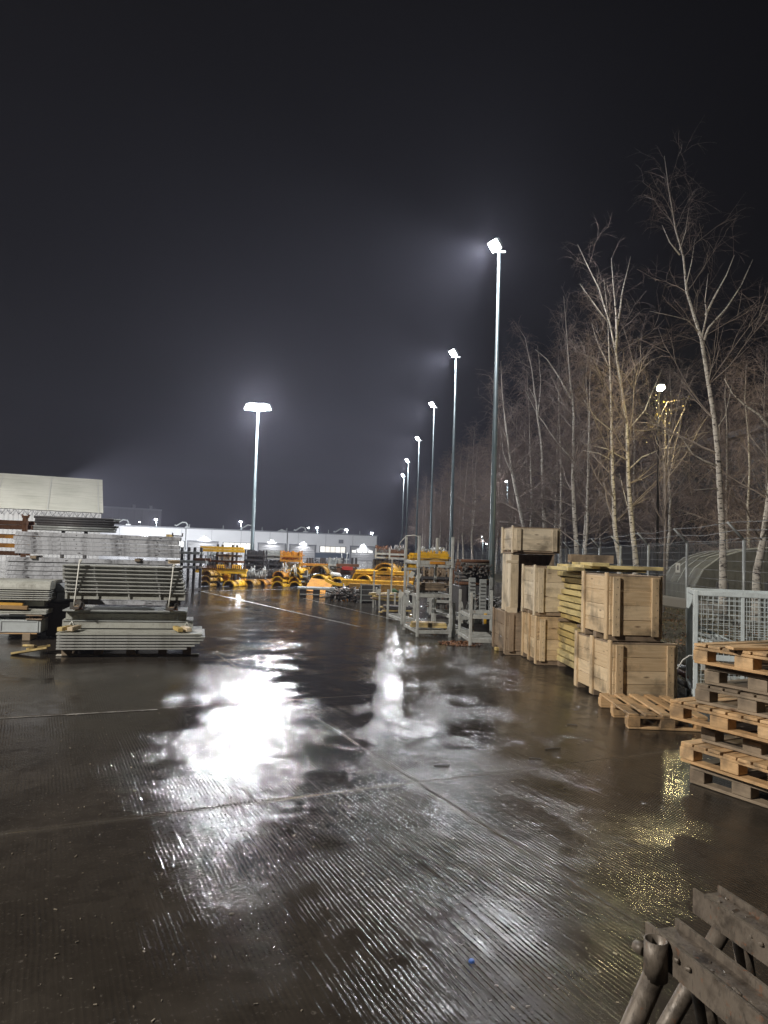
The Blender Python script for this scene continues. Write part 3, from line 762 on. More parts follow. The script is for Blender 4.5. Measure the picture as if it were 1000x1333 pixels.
# ---- cement-caked steel trestles, bottom right
def trestle(label, S, d, L, hgt, wdt=.10, socket=True):
    yaw = math.atan2(d[1], d[0]); t = T('steel_trestle', label, 'trestle', (S.x, S.y, 0), yaw, 'splattered trestles in the bottom right corner')
    # channel beam, open upwards, along +x
    b = MB(); b.prism([(-wdt / 2, -.045), (wdt / 2, -.045), (wdt / 2, .018), (wdt / 2 - .007, .018), (wdt / 2 - .007, -.0), (-wdt / 2 + .007, -.0), (-wdt / 2 + .007, .018), (-wdt / 2, .018)], (-.03, 0, hgt), (L, 0, hgt))
    for q in range(60):                                         # lumps of dried concrete
        b.box((rnd.uniform(0, L), rnd.uniform(-wdt / 2, wdt / 2), hgt - rnd.uniform(0, .004)), (rnd.uniform(.006, .03), rnd.uniform(.005, .015), rnd.uniform(.003, .009)), rot(rnd.uniform(-.5, .5), 0, rnd.uniform(0, 3)), bev=.002)
    b.build('channel_beam', SPLAT, t)
    if socket:
        m = MB(); m.pipe((.035, -wdt / 2 - .021, hgt - .062), (.035, -wdt / 2 - .021, hgt + .016), .0245, .004, 18); m.build('tube_socket', SPLAT, t)
        m = MB(); m.tube((.01, -wdt / 2 - .03, hgt - .02), (-.015, -wdt / 2 - .035, hgt - .02), .012, n=8); m.build('locking_bolt', SPLAT, t)
    for x, sx in ((.06, -1), (L - .15, 1)):
        for sy in (-1, 1):
            a_ = (.035, -wdt / 2 - .021, hgt - .05) if socket and sx < 0 and sy < 0 else (x, sy * wdt * .28, hgt - .04); m = MB(); m.tube(a_, (x + sx * .18, sy * .30, 0), .0225, n=14); m.build('leg', SPLAT, t)
        m = MB(); m.tube((x + sx * .09, -.16, hgt * .45), (x + sx * .09, .16, hgt * .45), .014, n=8); m.build('cross_tie', SPLAT, t)
    return t
s1 = G(873, 1205, .82)
e1_ = G(1012, 1314, .82); dd = (e1_ - s1).normalized()
trestle('nearer cement splattered steel trestle with an open tube socket', s1, dd, 1.25, .80, .082)
s2 = G(930, 1160, .74); e2_ = G(1010, 1212, .74); dd2 = (e2_ - s2).normalized()
trestle('farther cement splattered trestle with a yellow mark, behind the nearer one', s2, dd2, 1.2, .72, .085, socket=False)
tg = tag(MB().box(s2 + dd2 * .245 + Vector((-dd2.y, dd2.x, 0)) * -.052 + Vector((0, 0, -.018)), (.006, .004, .05), rotz(math.atan2(dd2.y, dd2.x)), bev=.001).build('paint_mark', m_metal('yellow_mark', (.62, .50, .05), amt=.2)), 'thin yellow tape strip on the farther trestle beam', 'tape')

# ---- small litter on the yard
p = G(614, 1253); tag(MB().path([(p.x, p.y, .002), (p.x, p.y, .006), (p.x, p.y, .012)], [.012, .012, .009], 12).build('bottle_cap', m_metal('blue_plastic', (.03, .12, .45), amt=.1)), 'small bright blue cap lying on the wet concrete in the foreground', 'cap')
for i, (x, y, L, a) in enumerate(((720, 975, .20, .35), (575, 997, .16, .2), (697, 988, .12, -.2), (745, 944, .12, -.3))):
    p = G(x, y); tag(MB().box((p.x, p.y, .006), (L * .8, .010, .006), rotz(a), bev=.003).build('wood_splinter', DARK), 'wood splinter on the wet concrete, ' + ['right of centre below the flat pallet corner', 'near the slab joint in the middle', 'dark one beside the right hand puddle edge', 'short one close to the flat pallet', 'in front of the middle crates', 'left, near the bright reflection'][i], 'splinter', 'splinters scattered on the yard')

m = MB(); r_ = random.Random(77)
for i in range(700):
    y = 2.2 + 12 * r_.random() ** 1.3; x = r_.uniform(-.55, .34) * y; s_ = r_.uniform(.002, .0055)
    m.box((x, y, .003), (s_ * r_.uniform(1, 4), s_, s_ * .8), rotz(r_.random() * 3))
tag(m.build('grit', m_wood('grit_mix', (.08, .06, .04), (.30, .26, .20))), 'fine grit and wood crumbs sprinkled over the wet concrete', 'grit', kind='stuff')
# ================================================================== grey stillages
def stillage(label, loc, rz, W=.75, Dp=1.1, H=.68, mat=GALP, group='grey steel stillages beside the crates', rail=True, mid=False, plate=None, post=.05):
    t = T('steel_stillage', label, 'stillage', loc, rz, group)
    for x in (0, W):
        for y in (0, Dp): MB().box((x, y, H / 2), (post, post, H), bev=.004).build('post', mat, t)
    for z in ([.10] + ([H * .55] if mid else [])):
        for y in (0, Dp): MB().box((W / 2, y, z), (W - post, post * .7, .075), bev=.004).build('rail', mat, t)
        for x in (0, W): MB().box((x, Dp / 2, z), (post * .7, Dp - post, .06), bev=.004).build('rail', mat, t)
    m = MB()
    for i in range(5): m.box((W / 2, Dp * (i + .5) / 5, .085), (W - post, .04, .03))
    m.build('floor_bars', mat, t)
    if plate: MB().box((W * .55, -.02, .10), (W * .45, .012, .055)).build('orange_plate', plate, t)
    return t
s0 = G(543, 829); SR = R(10)
stillage('bottom stillage of the tall grey tower left of the crates', (s0.x, s0.y, 0), SR, .66, 1.25, .70)
stillage('middle stillage of the tall grey tower, holding flat timber', (s0.x - .01, s0.y, .705), SR, .66, 1.25, .64)
tp = stillage('top stillage of the grey tower with an orange rail plate and open posts', (s0.x - .01, s0.y, 1.35), SR, .68, 1.25, .62, plate=ORA)
def q3(x, y, z): return Vector((s0.x, s0.y, 0)) + rotz(SR) @ Vector((x, y, z))
def bundle(name, label, cat, org, rz, n, L, rad, mat, rows=3, square=False, kind=None, jit=.05, group=None, seed=0):
    r_ = random.Random(seed + 5); t = T(name, label, cat, org, rz, group)
    if kind: t['kind'] = kind
    per = max(1, n // rows)
    for i in range(n):
        ro, co = divmod(i, per); y = (co - per / 2) * rad * 2.1; z = rad + ro * rad * 1.95
        o_ = r_.uniform(-jit, jit); m = MB()
        a = (o_, y, z); b = (L + o_ + r_.uniform(-jit, jit), y + r_.uniform(-rad, rad) * .4, z)
        if square: m.box(((a[0] + b[0]) / 2, y, z), (b[0] - a[0], rad * 1.9, rad * 1.8), rotz(r_.uniform(-.02, .02)), bev=.003)
        else: m.tube(a, b, rad, n=8)
        m.build('piece', mat if not isinstance(mat, list) else mat[r_.randrange(len(mat))], t)
    return t
def heap(name, label, cat, org, rz, n, size, mat, ln=(.08, .35), th=(.015, .04), seed=0, kind='stuff', tubes=.4):
    r_ = random.Random(seed + 99); t = T(name, label, cat, org, rz); t['kind'] = kind; m = MB()
    for i in range(n):
        x, y = r_.uniform(-.5, .5) * size[0], r_.uniform(-.5, .5) * size[1]; z = r_.random() ** .8 * size[2] * (1 - .5 * abs(x / size[0] * 2) ** 3)
        L = r_.uniform(*ln); q = rot(r_.uniform(-.6, .6), r_.uniform(-.5, .5), r_.uniform(0, 3.14)); w_ = r_.uniform(*th)
        if r_.random() < tubes: v_ = q @ Vector((L / 2, 0, 0)); m.tube(Vector((x, y, z + .02)) - v_, Vector((x, y, z + .02)) + v_, w_ * .6, n=6)
        else: m.box((x, y, z + .02), (L, w_ * 1.5, w_ * .6), q)
    m.build('pieces', mat, t); return t
p = q3(-.0, .5, .15); bundle('timber_bundle', 'short boards with pale ends lying in the bottom stillage', 'boards', p, SR - .2, 12, .68, .026, [BEAMD, WOOD], 2, True, seed=3)
p = q3(.04, .25, .90); bundle('timber_bundle', 'brown boards lying in the middle stillage of the tower', 'boards', p, SR, 15, .56, .026, [WOODO, PALD], 3, True, seed=4)
p = q3(.03, .9, 1.47); bundle('beam_bundle', 'yellow steel beams lying in the top stillage of the tower', 'beams', p, SR, 12, .75, .028, [YEL, OYB], 3, True, seed=5)
p = q3(.25, .7, .82); heap('coupler_heap', 'small couplers spilling in the middle stillage of the tower', 'couplers', (p.x, p.y, p.z), SR, 60, (.5, .6, .14), SCRAP, seed=2)
for i, (x, y) in enumerate(((522, 774), (545, 750), (536, 748), (493, 770))):
    p = P(x, y, [14.9, 14.6, 14.6, 18.5][i]); tag(MB().box(p, (.09, .004, .13), rot(R(10), R(25), R(10))).build('paper_tag', WHITE), 'white paper tag hanging on a stillage post, ' + ['lowest one left of the tower', 'right one in the middle tier', 'left one in the middle tier', 'leftmost near the wooden board piles'][i], 'tag', 'white paper tags on the stillages')
# cable arching from the top left post
p = q3(-.02, .0, 1.95); tag(MB().path([p + Vector(v_) for v_ in ((0, 0, .0), (-.1, 0, .03), (-.25, .1, .01), (-.36, .2, -.12), (-.40, .3, -.3))], .008, 6).build('cable', WHITE), 'pale cable arching off the top left post of the tower', 'cable')
# lower stillages between tower and crates
s1_ = G(613, 840)
def lowst(label, x, y, rz, W, Dp, H, **k): p = G(x, y); return stillage(label, (p.x, p.y, 0), rz, W, Dp, H, **k)
lowst('low stillage with a front rail just left of the tall crate stack', 612, 841, R(4), .62, 1.1, .95, mid=True)
lowst('low stillage joined behind the tower, seen end on', 590, 829, R(12), .40, 1.5, .68, mid=True)
lowst('left low stillage standing in front of the wooden board piles', 523, 813, R(14), .30, 1.3, .72)
p = G(634, 826); heap('coupler_heap', 'dark jumble of couplers inside the low stillage', 'couplers', (p.x, p.y, .55), 0, 120, (.6, .8, .22), SCRAP, seed=7)
for i, (x, w_, y0, y1) in enumerate(((614, 9, 752, 800), (628, 9, 754, 800), (638, 4, 752, 798))):
    D = 14.2; p = P(x, y1, D); h = P(x, y0, D).z - p.z; wd = w_ * D / 924
    t = T('perforated_plank', 'upright perforated steel plank in the low stillage, ' + ['left of three', 'middle of three', 'narrow right one'][i], 'plank', (p.x, p.y, p.z), R(5), 'steel planks standing upright in the stillage')
    MB().box((0, 0, h / 2), (wd, .03, h), rot(R(-4 + 3 * i), 0, 0), bev=.004).build('plank_face', GALV, t)
    m = MB()
    for q in range(9): m.box((0, -.018, h * (q + .7) / 10), (wd * .7, .006, .02), rot(R(-4 + 3 * i), 0, 0))
    m.build('slots', DARK, t)
p = G(628, 832); tag(MB().tube((p.x + .05, p.y, .3), (p.x + .05, p.y, .5), .035, n=10).build('yellow_can', YEL), 'small yellow can inside the low stillage', 'can')
# bin of rusty props behind
p = P(622, 768, 17.5)
bundle('prop_bin', 'bin packed with rusty steel props standing behind the perforated planks', 'props', (p.x - .50, p.y, .9), R(8), 48, .72, .04, [RUST, SCRAP, DARK], 8, seed=8)
MBx = T('steel_bin', 'dark steel bin under the rusty prop ends', 'bin', (p.x - .12, p.y + .1, 0), R(8)); MB().box((0, 0, .45), (.84, .9, .88), bev=.02).build('bin_wall', DARK, MBx)
m = MB()
for q in range(60): x_ = p.x - .5 + rnd.random() * .75; m.tube((x_, p.y - .1 + rnd.random() * .3, 1.10 + rnd.random() * .25), (x_ + rnd.uniform(-.12, .12), p.y - .5 - .1 * rnd.random(), 1.1 + rnd.random() * .35), .018, n=6)
tag(m.build('prop_ends', SCRAP), 'tangle of shiny prop ends sticking out above the rusty bin', 'props', kind='stuff')
# fallen leaves
def m_leaf():
    k = N('fallen_leaves'); isl = k.n('ShaderNodeNewGeometry').outputs['Random Per Island']
    return k.out(k.mix(isl, (.16, .06, .025), (.34, .17, .07)), .6, 0)
LEAF = m_leaf()
def leaves(label, areas, n, seed):
    r_ = random.Random(seed); m = MB()
    for cx, cy_, sx, sy, wt in areas:
        for i in range(int(n * wt)):
            a = r_.random() * 6.28; q = math.sqrt(r_.random()); x = cx + math.cos(a) * q * sx; y = cy_ + math.sin(a) * q * sy; z = .006 + (1 - q) * .035 * r_.random()
            s_ = r_.uniform(.018, .04); mm = rot(r_.uniform(-.6, .6), r_.uniform(-.6, .6), a * 3)
            pts = [Vector((x, y, z)) + mm @ Vector(v_) * s_ for v_ in ((-1, 0, 0), (0, -.55, .1), (1, 0, 0), (0, .55, .1))]
            for q_ in pts: q_.z = max(q_.z, .004)
            m.quad(*pts)
    return tag(m.build('fallen_leaves', LEAF), label, 'leaves', kind='stuff')
a1, a2_ = G(600, 838), G(640, 832)
leaves('reddish brown fallen leaves heaped under the low stillages', [(a1.x, a1.y, .42, .35, 1), (a2_.x, a2_.y, .45, .3, .8), (G(570, 824).x, G(570, 824).y, .3, .4, .3), (G(660, 844).x, G(660, 844).y, .12, .1, .1)], 420, 3)
p = G(650, 847); tag(MB().box((p.x, p.y, .03), (.16, .08, .06), rotz(.3), bev=.008).build('wood_offcut', BEAMD), 'small yellowish wood block by the bottom crate corner', 'offcut')

# ================================================================== left side stacks
LR = R(14.5); lo = G(72, 857)
def q4(x, y, z): return Vector((lo.x, lo.y, 0)) + rotz(LR) @ Vector((x, y, z))
def place(name, label, cat, x, y, z, group=None, rz=0): q = q4(x, y, z); return T(name, label, cat, q, LR + rz, group)
t = place('timber_bearer', 'dark timber pallet carrying the near left steel stack', 'bearer', .05, .12, 0)
for x in (.06, .48, .92, 1.36, 1.70): MB().box((x, .12, .06), (.12, .14, .10), bev=.004, jit=.004).build('block', PALD, t)
for x in (.06, .92, 1.70): MB().box((x, .75, .06), (.12, .14, .10), bev=.004, jit=.004).build('block', PALD, t)
MB().box((.9, .10, .013), (1.95, .09, .02), bev=.003).build('base_board', m_wood('whitened_wood', (.40, .38, .33), (.55, .52, .46)), t)
dg = 'long steel deck panels in the near left stack'
nm = ['lowest', 'second', 'third', 'fourth', 'fifth', 'top']
for i in range(6):
    w_ = [1.75, 1.86, 1.93, 1.98, 2.0, 1.97][i]; x0 = [0.0, 0.0, .0, .0, .0, -.01][i]
    t = place('deck_panel', nm[i] + ' long ribbed deck panel of the near left stack', 'panel', x0, 0, .115 + i * .0405, dg)
    b = MB(); b.prism([(.0, .004), (.006, .0), (.03, .0), (.03, .022), (1.0, .022), (1.0, .0), (1.012, .0), (1.012, .027), (0, .027)], (w_, 0, 0), (0, 0, 0)); b.build('plate', PANELG if i < 5 else PANEL, t)
    m = MB()
    for q in range(1, 4): m.box((w_ * q / 4, .03, .012), (.05, .04, .022))
    m.build('end_rib', PANELG, t)
for i, (x, y) in enumerate(((.02, .07), (1.56, .07))):
    t = place('wood_blocks', ['pair of pale wood blocks on the left end of the deck stack', 'pair of pale wood blocks on the right end of the deck stack'][i], 'wood blocks', x, y, .362, 'pale wood blocks on the deck stack')
    MB().box((.05, .14, .03), (.075, .34, .055), rotz(-.25 + .5 * i), bev=.004).build('block', BEAMD, t); MB().box((.17, .16, .032), (.075, .34, .055), rotz(-.2 + .45 * i), bev=.004).build('block', WOODW, t)
for i, (z, h, y, x0, w_) in enumerate(((.364, .12, .50, -.02, 1.84), (.486, .12, .52, .02, 1.70))):
    t = place('steel_tray', ['lower', 'upper'][i] + ' wide grey tray with sloping front lying on the deck stack', 'tray', x0, y, z, 'wide grey trays in the near left stack')
    MB().prism([(0, 0), (.62, 0), (.62, h), (.03, h), (.03, h - .02), (0, h - .03)], (w_, 0, 0), (0, 0, 0)).build('tray_body', PANEL, t)
    MB().box((w_ / 2, -.008, h - .012), (w_, .016, .014)).build('front_lip', GALV, t)
    m = MB()
    for q in (.08, w_ - .14): m.tube((q, -.012, .01), (q + .05, -.012, h - .02), .006, n=5); m.tube((q + .1, -.012, .01), (q + .05, -.012, h - .02), .006, n=5)
    m.build('corner_brace', WHITE if i == 0 else GALV, t)
t = place('steel_tray', 'thin galvanised cover sheet under the nested panels', 'tray', .0, .40, .612); MB().box((.86, .36, .012), (1.74, .72, .022), bev=.004).build('sheet', GALV, t)
for i, x in enumerate((.10, 1.42)):
    t = place('bearer_clamp', ['left', 'right'][i] + ' timber and steel bearer under the nested greenish panels', 'bearer', x, .34, .64, 'bearers under the nested panels')
    MB().box((.08, .3, .03), (.07, .62, .055), bev=.004).build('timber', WOODO, t)
    m = MB(); m.prism(IB(.045, .12, .006, .012), (.0, .28, .062), (.20, .28, .062)); m.box((.02, .0, .06), (.05, .03, .10)); m.box((.15, .0, .06), (.05, .03, .10)); m.box((.09, .0, .03), (.16, .04, .03)); m.build('clamp', SCRAP, t)
ng = 'nested greenish panels in the near left stack'; nn = ['lowest', 'second', 'third', 'fourth', 'fifth', 'sixth', 'seventh', 'top']
for i in range(8):
    z = .80 + (0 if i == 0 else .105 + (i - 1) * .0555); h = .115 if i == 0 else .052
    x0 = [.03, .02, .015, .01, -.02, -.03, -.035, -.04][i]; w_ = 1.66
    t = place('nested_panel', nn[i] + ' greenish ribbed panel of the strapped stack', 'panel', x0, .30 + .012 * i, z, ng)
    MB().prism([(.022, 0), (.04, 0), (.04, h - .012), (.7, h - .012), (.7, 0), (.72, 0), (.72, h - .004), (.022, h - .004)], (w_, 0, 0), (0, 0, 0)).build('panel_body', PANELG if i else PANEL, t)
    MB().box((w_ / 2, -.004, h - .013), (w_, .05, .017), bev=.003).build('front_lip', PANELG, t)
    m = MB()
    for q in (.005, .26, .52, .78, .995): m.box((w_ * q, -.006, h / 2 - .006), (.016, .018, h - .014))
    m.build('rib', PANELG, t)
for i, (x, top) in enumerate(((.20, 1.33), (1.50, 1.30))):
    t = place('strap', ['left', 'right'][i] + ' white strap tied round the nested greenish panels', 'strap', x, .262, .70, 'white straps on the nested panels')
    MB().path([(-.04, 0, 0), (-.03, -.01, .12), (.0, .005, .62 if i == 0 else .58), (.01, .05, .645 if i == 0 else .61)], .011, 6).build('band', WHITE, t)
    MB().box((.01, .02, .65 if i == 0 else .62), (.035, .03, .05), rot(0, .5, 0), bev=.006).build('knot', WHITE, t)
t = place('loose_rod', 'short pale H shaped timber piece on the right end of the nested stack', 'timber', 1.50, .30, 1.345)
MB().prism(IB(.035, .05, .006, .012), (-.08, 0, 0), (.09, 0, 0)).build('piece', WOODW, t)

# weathered planks behind
po = P(18, 724, 12.6); pr = R(13)
pg2 = 'weathered grey planks in the high stack behind'
def plank_stack(z0, n, x0, W, y0, nm_, hh=.079, skip=None):
    for i in range(n):
        q = Vector((po.x, po.y, 0)) + rotz(pr) @ Vector((x0 + rnd.uniform(-.03, .03), y0 + rnd.uniform(-.01, .01) + .015 * (i % 2), z0 + i * hh))
        t = T('metal_plank', nm_ % ['lowest', 'second', 'third', 'fourth', 'fifth'][i], 'plank', q, pr, pg2)
        b = MB(); b.box((W / 2, .17, hh / 2), (W, .34, hh - .004), bev=.006); b.build('plank_body', PLANK, t)
        m = MB()
        for k_ in range(4): m.tube((W * (k_ + .45 + rnd.uniform(-.1, .1)) / 4, -.004, hh * .5), (W * (k_ + .45) / 4, .01, hh * .5), .009, n=6)
        m.build('rivet', DARK, t)
plank_stack(1.385, 5, .0, 2.82, 0, '%s weathered grey plank of the upper pile behind the strapped panels')
plank_stack(.93, 5, -.10, 2.80, -.1, '%s weathered grey plank of the middle pile behind the strapped panels')
plank_stack(.50, 4, -.02, 2.75, .0, '%s weathered grey plank of the bottom pile behind the strapped panels')
for z in (.44, .86, 1.33):
    for x in (.35, 2.1):
        q = Vector((po.x, po.y, 0)) + rotz(pr) @ Vector((x, .1, z)); tag(MB().box(q, (.10, .5, .05), rotz(pr), bev=.004).build('bearer', PALD), 'short bearer ' + ('low' if z < .5 else 'midway' if z < 1 else 'high') + (' on the left' if x < 1 else ' on the right') + ' between the weathered plank piles', 'bearer', 'bearers between the plank piles')
q = Vector((po.x, po.y, 0)) + rotz(pr) @ Vector((1.3, .25, .22)); tag(MB().box(q, (2.6, .6, .42), rotz(pr), bev=.01).build('steel_case', DARK), 'dark steel case at the bottom behind the left stacks', 'case')
q = Vector((po.x, po.y, 0)) + rotz(pr) @ Vector((2.62, .15, 1.80)); tag(MB().box(q, (.13, .1, .045), rotz(pr), bev=.004).build('wood_offcut', BEAMD), 'small yellowish block on top right of the weathered planks', 'offcut')
q = Vector((po.x, po.y, 0)) + rotz(pr) @ Vector((2.76, .15, 1.80)); tt = T('steel_cradle', 'small dark steel cradle on top right of the weathered planks', 'bracket', q, pr)
MB().box((0, 0, .0), (.2, .1, .02)).box((-.09, 0, .03), (.02, .1, .05)).box((.09, 0, .03), (.02, .1, .05)).build('cradle', DARK, tt)

# far left post rack, tubes bundle on forks
def rack_post(label, x, y0, y1, D, mat, sz=.07, group=None):
    p = P(x, y1, D); h = P(x, y0, D).z
    t = T('rack_post', label, 'post', (p.x, p.y, 0), 0, group); z0 = 0
    MB().box((0, 0, h / 2), (sz, sz, h), bev=.006).build('upright', mat, t)
    MB().box((-.06, 0, h - .01), (.02, .06, .07), rot(0, -.4, 0)).box((.06, 0, h - .01), (.02, .06, .07), rot(0, .4, 0)).box((0, 0, h - .035), (.13, .07, .02)).build('fork_head', mat, t)
    m = MB(); z = .3
    while z < h - .1: m.box((0, -sz / 2 - .01, z), (sz * .6, .02, .03)); z += .28
    m.build('pin', mat, t)
    return t
rack_post('rusty rack post at the far left edge', 28, 671, 760, 15, RUST, .085)
for i, (x, y, w_, D, m_, rr) in enumerate(((-20, 688, 46, 15.2, RUST, 2), (-20, 700, 52, 15.4, ORA, 1), (-20, 712, 42, 15.4, ORA, 1), (-20, 722, 40, 15.4, RUST, 1))):
    p = P(x, y, D); L = w_ * D / 924 + .2
    bundle('rusty_beams', ['dark rusty beams resting highest on the left rack post', 'orange beams below the top of the left rack', 'orange beams midway on the left rack', 'rusty beams low on the left rack'][i], 'beams', (p.x, p.y, p.z), R(8), 3 * rr, L, .05, m_, rr, True, jit=.08, seed=20 + i)
for i, x in enumerate((80.5, 110)):
    rack_post(['left', 'right'][i] + ' fork post carrying the dark tube bundle above the planks', x, 676, 730, 14.2, DARK, .06, 'fork posts under the tube bundle')
p = P(47, 690, 14.0); bundle('tube_bundle', 'bundle of dark steel tubes held on two fork posts above the planks', 'tubes', (p.x, p.y, p.z), R(10), 24, 1.48, .024, [DARK, GALV, DARK], 6, jit=.05, seed=31)

# leftmost stack, cut by the frame
fo = G(54, 834); fr_ = R(12)
def q5(x, y, z): return Vector((fo.x, fo.y, 0)) + rotz(fr_) @ Vector((x, y, z))
def pl5(name, label, cat, x, y, z, group=None): return T(name, label, cat, q5(x, y, z), fr_, group)
t = pl5('timber_bearer', 'dark pallet under the leftmost stack', 'bearer', -1.6, 0, 0)
for x in (.1, .7, 1.38): MB().box((x, .2, .06), (.12, .5, .11), bev=.004).build('block', PALD, t)
MB().box((.75, .05, .115), (1.55, .1, .02)).build('board', PALW, t)
t = pl5('steel_bin', 'pale grey steel bin with recessed fields at the bottom of the leftmost stack', 'bin', -1.62, 0, .128)
MB().box((.8, .45, .10), (1.6, .9, .20), bev=.006).build('bin_body', BINM, t)
m = MB()
for x0, x1 in ((.05, .90), (1.0, 1.55)):
    for c, d in ((((x0 + x1) / 2, -.006, .185), (x1 - x0, .012, .018)), (((x0 + x1) / 2, -.006, .015), (x1 - x0, .012, .018)), ((x0, -.006, .1), (.018, .012, .19)), ((x1, -.006, .1), (.018, .012, .19))): m.box(c, d)
m.build('bin_frame', BINM, t)
t = pl5('timber_bearer', 'short wooden pallet end between the bin and the sheets of the leftmost stack', 'bearer', -.22, .02, .335)
for z in (.01, .075): MB().box((.09, .2, z), (.24, .5, .018)).build('board', WOODO, t)
MB().box((.03, .1, .042), (.06, .1, .045)).build('block', WOODO, t); MB().box((.17, .1, .042), (.06, .1, .045)).build('block', WOODO, t)
sg = 'flat grey sheets in the leftmost stack'
for i in range(3):
    t = pl5('grey_sheet', ['lower', 'middle', 'upper'][i] + ' flat sheet under the orange board of the leftmost stack', 'sheet', -1.7, -.02 + .02 * i, .425 + i * .026, sg)
    MB().box((.87, .42, .01), (1.76, .86, .02), bev=.003).build('sheet', PANEL, t)
MB().box(q5(-.55, .7, .57), (1.0, .3, .14), rotz(fr_), bev=.006)
t = pl5('timber_board', 'orange painted board lying on the leftmost stack', 'board', -1.7, .08, .55); MB().box((.68, .05, .035), (1.36, .07, .065), rot(0, R(2), 0), bev=.004).build('board', m_wood('orange_wood', (.62, .33, .05), (.74, .44, .09)), t)
t = pl5('timber_board', 'brown rough board lying in front on the leftmost stack', 'board', -1.7, -.05, .51); MB().box((.74, .05, .03), (1.46, .09, .06), rot(0, R(1), 0), bev=.006).build('board', m_wood('brown_wood', (.30, .19, .09), (.42, .28, .14)), t)
tag(MB().box(q5(-.8, .5, .58), (1.5, .5, .10), rotz(fr_), bev=.01).build('grey_box', PANEL), 'low grey box behind the boards of the leftmost stack', 'box')
for i in range(5):
    t = pl5('grey_sheet', ['lowest', 'second', 'third', 'fourth', 'fifth'][i] + ' thin sheet in the upper part of the leftmost stack', 'sheet', -1.7, .05, .645 + i * .034, sg)
    MB().box((.88 + .01 * (i % 2), .42, .01), (1.76, .86, .018), bev=.003).build('sheet', [PANEL, PANELG][i % 2], t)
t = pl5('curved_panel', 'grey panel with a rounded front edge on top of the leftmost stack', 'panel', -1.75, .05, .82)
pr_ = [(0, 0)] + [(.10 - .10 * math.cos(a), .14 * math.sin(a)) for a in [R(x) for x in range(15, 91, 15)]] + [(.85, .14), (.85, 0)]
MB().prism([(x, z) for x, z in pr_], (1.82, 0, 0), (0, 0, 0)).build('panel', PANEL, t)
for i in range(2):
    t = pl5('steel_case', ['lower', 'upper'][i] + ' blue grey box between the two left stacks', 'box', .10 - .03 * i, .45, .62 + i * .15, 'blue grey boxes between the left stacks'); MB().box((.14, .3, .07), (.30, .6, .14), bev=.012).build('case', m_metal('blue_grey_steel', (.25, .28, .32), amt=.4), t)
tag(MB().box(q5(.2, .75, .30), (.5, .6, .56), rotz(fr_), bev=.02).build('dark_case', DARK), 'black case standing in the gap between the left stacks', 'case')
b0 = G(38, 852)
for i, (dx, dy, L, wd, a, tl) in enumerate(((0, 0, .46, .12, .38, .16), (.05, .16, .30, .10, .75, .10), (-.05, .10, .16, .09, .1, .0))):
    tag(MB().box((b0.x + dx, b0.y + dy, .05 + .03 * i), (L, wd, .03), rot(R(-12), -tl, a), bev=.003).build('broken_board', BEAMD), ['longest broken yellow board on the ground by the left stacks', 'tilted broken yellow board leaning behind the longest one', 'small yellow wood scrap beside the broken boards'][i], 'board', 'broken boards between the left stacks')

# ================================================================== the yellow formwork yard
def arch(label, loc, rz, Rr=.22, L=.5, mat=YEL, group='yellow half round panels', ribs=2, thick=.045, flare=0):
    t = T('arch_panel', label, 'formwork panel', loc, rz, group); n = 14
    def ring(y0, y1, ro, ri, m):
        b = len(m.v)
        for y in (y0, y1):
            for q in range(n + 1):
                a = math.pi * q / n
                for r_ in (ro, ri): m.v.append((math.cos(a) * r_, y, math.sin(a) * r_))
        def I(j, q, k): return b + j * (n + 1) * 2 + q * 2 + k
        for q in range(n):
            m.face([I(0, q, 0), I(0, q + 1, 0), I(0, q + 1, 1), I(0, q, 1)][::-1]); m.face([I(1, q, 0), I(1, q + 1, 0), I(1, q + 1, 1), I(1, q, 1)])
            m.face([I(0, q, 0), I(0, q + 1, 0), I(1, q + 1, 0), I(1, q, 0)], None, True); m.face([I(0, q, 1), I(0, q + 1, 1), I(1, q + 1, 1), I(1, q, 1)][::-1], None, True)
        for q in (0, n): f_ = [I(0, q, 0), I(0, q, 1), I(1, q, 1), I(1, q, 0)]; m.face(f_ if q else f_[::-1])
    m = MB(); ring(0, L, Rr - .022, Rr - .03, m); m.build('shell', mat, t)
    for y in (0, L - .02): m = MB(); ring(y - .002, y + .02, Rr, Rr - thick, m); m.build('end_flange', mat, t)
    if ribs:
        m = MB()
        for q in range(ribs): ring(L * (q + 1) / (ribs + 1) - .006, L * (q + 1) / (ribs + 1) + .006, Rr - .002, Rr - .021, m)
        m.build('rib', mat, t)
    return t
pos = ['bottom', 'second', 'third', 'fourth']
def arch_stack(x, y, n, Rpx, Lm, where, mats, D=None, dz=None, rz=R(-14)):
    g0 = G(x, y); D = g0.y; Rr = Rpx * D / 924
    for i in range(n):
        dz_ = (dz or 6.6) * D / 924
        arch((pos[i] if n > 1 else 'single') + ' half round panel ' + where, (g0.x + rnd.uniform(-.02, .02), g0.y, .01 + i * dz_), rz + rnd.uniform(-.05, .05), Rr * (1 + rnd.uniform(-.03, .03)), Lm, mats[i % len(mats)])
OY = m_metal('dull_yellow_paint', (.52, .30, .05), dirt=(.16, .10, .05), amt=.8, rust=.35)
arch_stack(267, 764, 3, 8, .9, 'of the leftmost yellow stack', [OY, OY, OY], dz=7)
arch_stack(281, 763.5, 3, 7, .9, 'of the stack left of the yellow beam rack foot', [DARK, YEL, YEL])
arch_stack(298, 764, 1, 8.2, 1.3, 'low in front below the yellow beams', [YEL])
arch_stack(307, 757, 2, 8.5, 1.0, 'behind the low front one under the beams', [ORA, YEL], dz=5)
arch_stack(323, 763, 1, 8.2, 1.0, 'dull one left of the orange topped piece', [OY])
arch_stack(338, 762.5, 1, 8, 1.6, 'orange topped, right of the bright pole foot', [ORA])
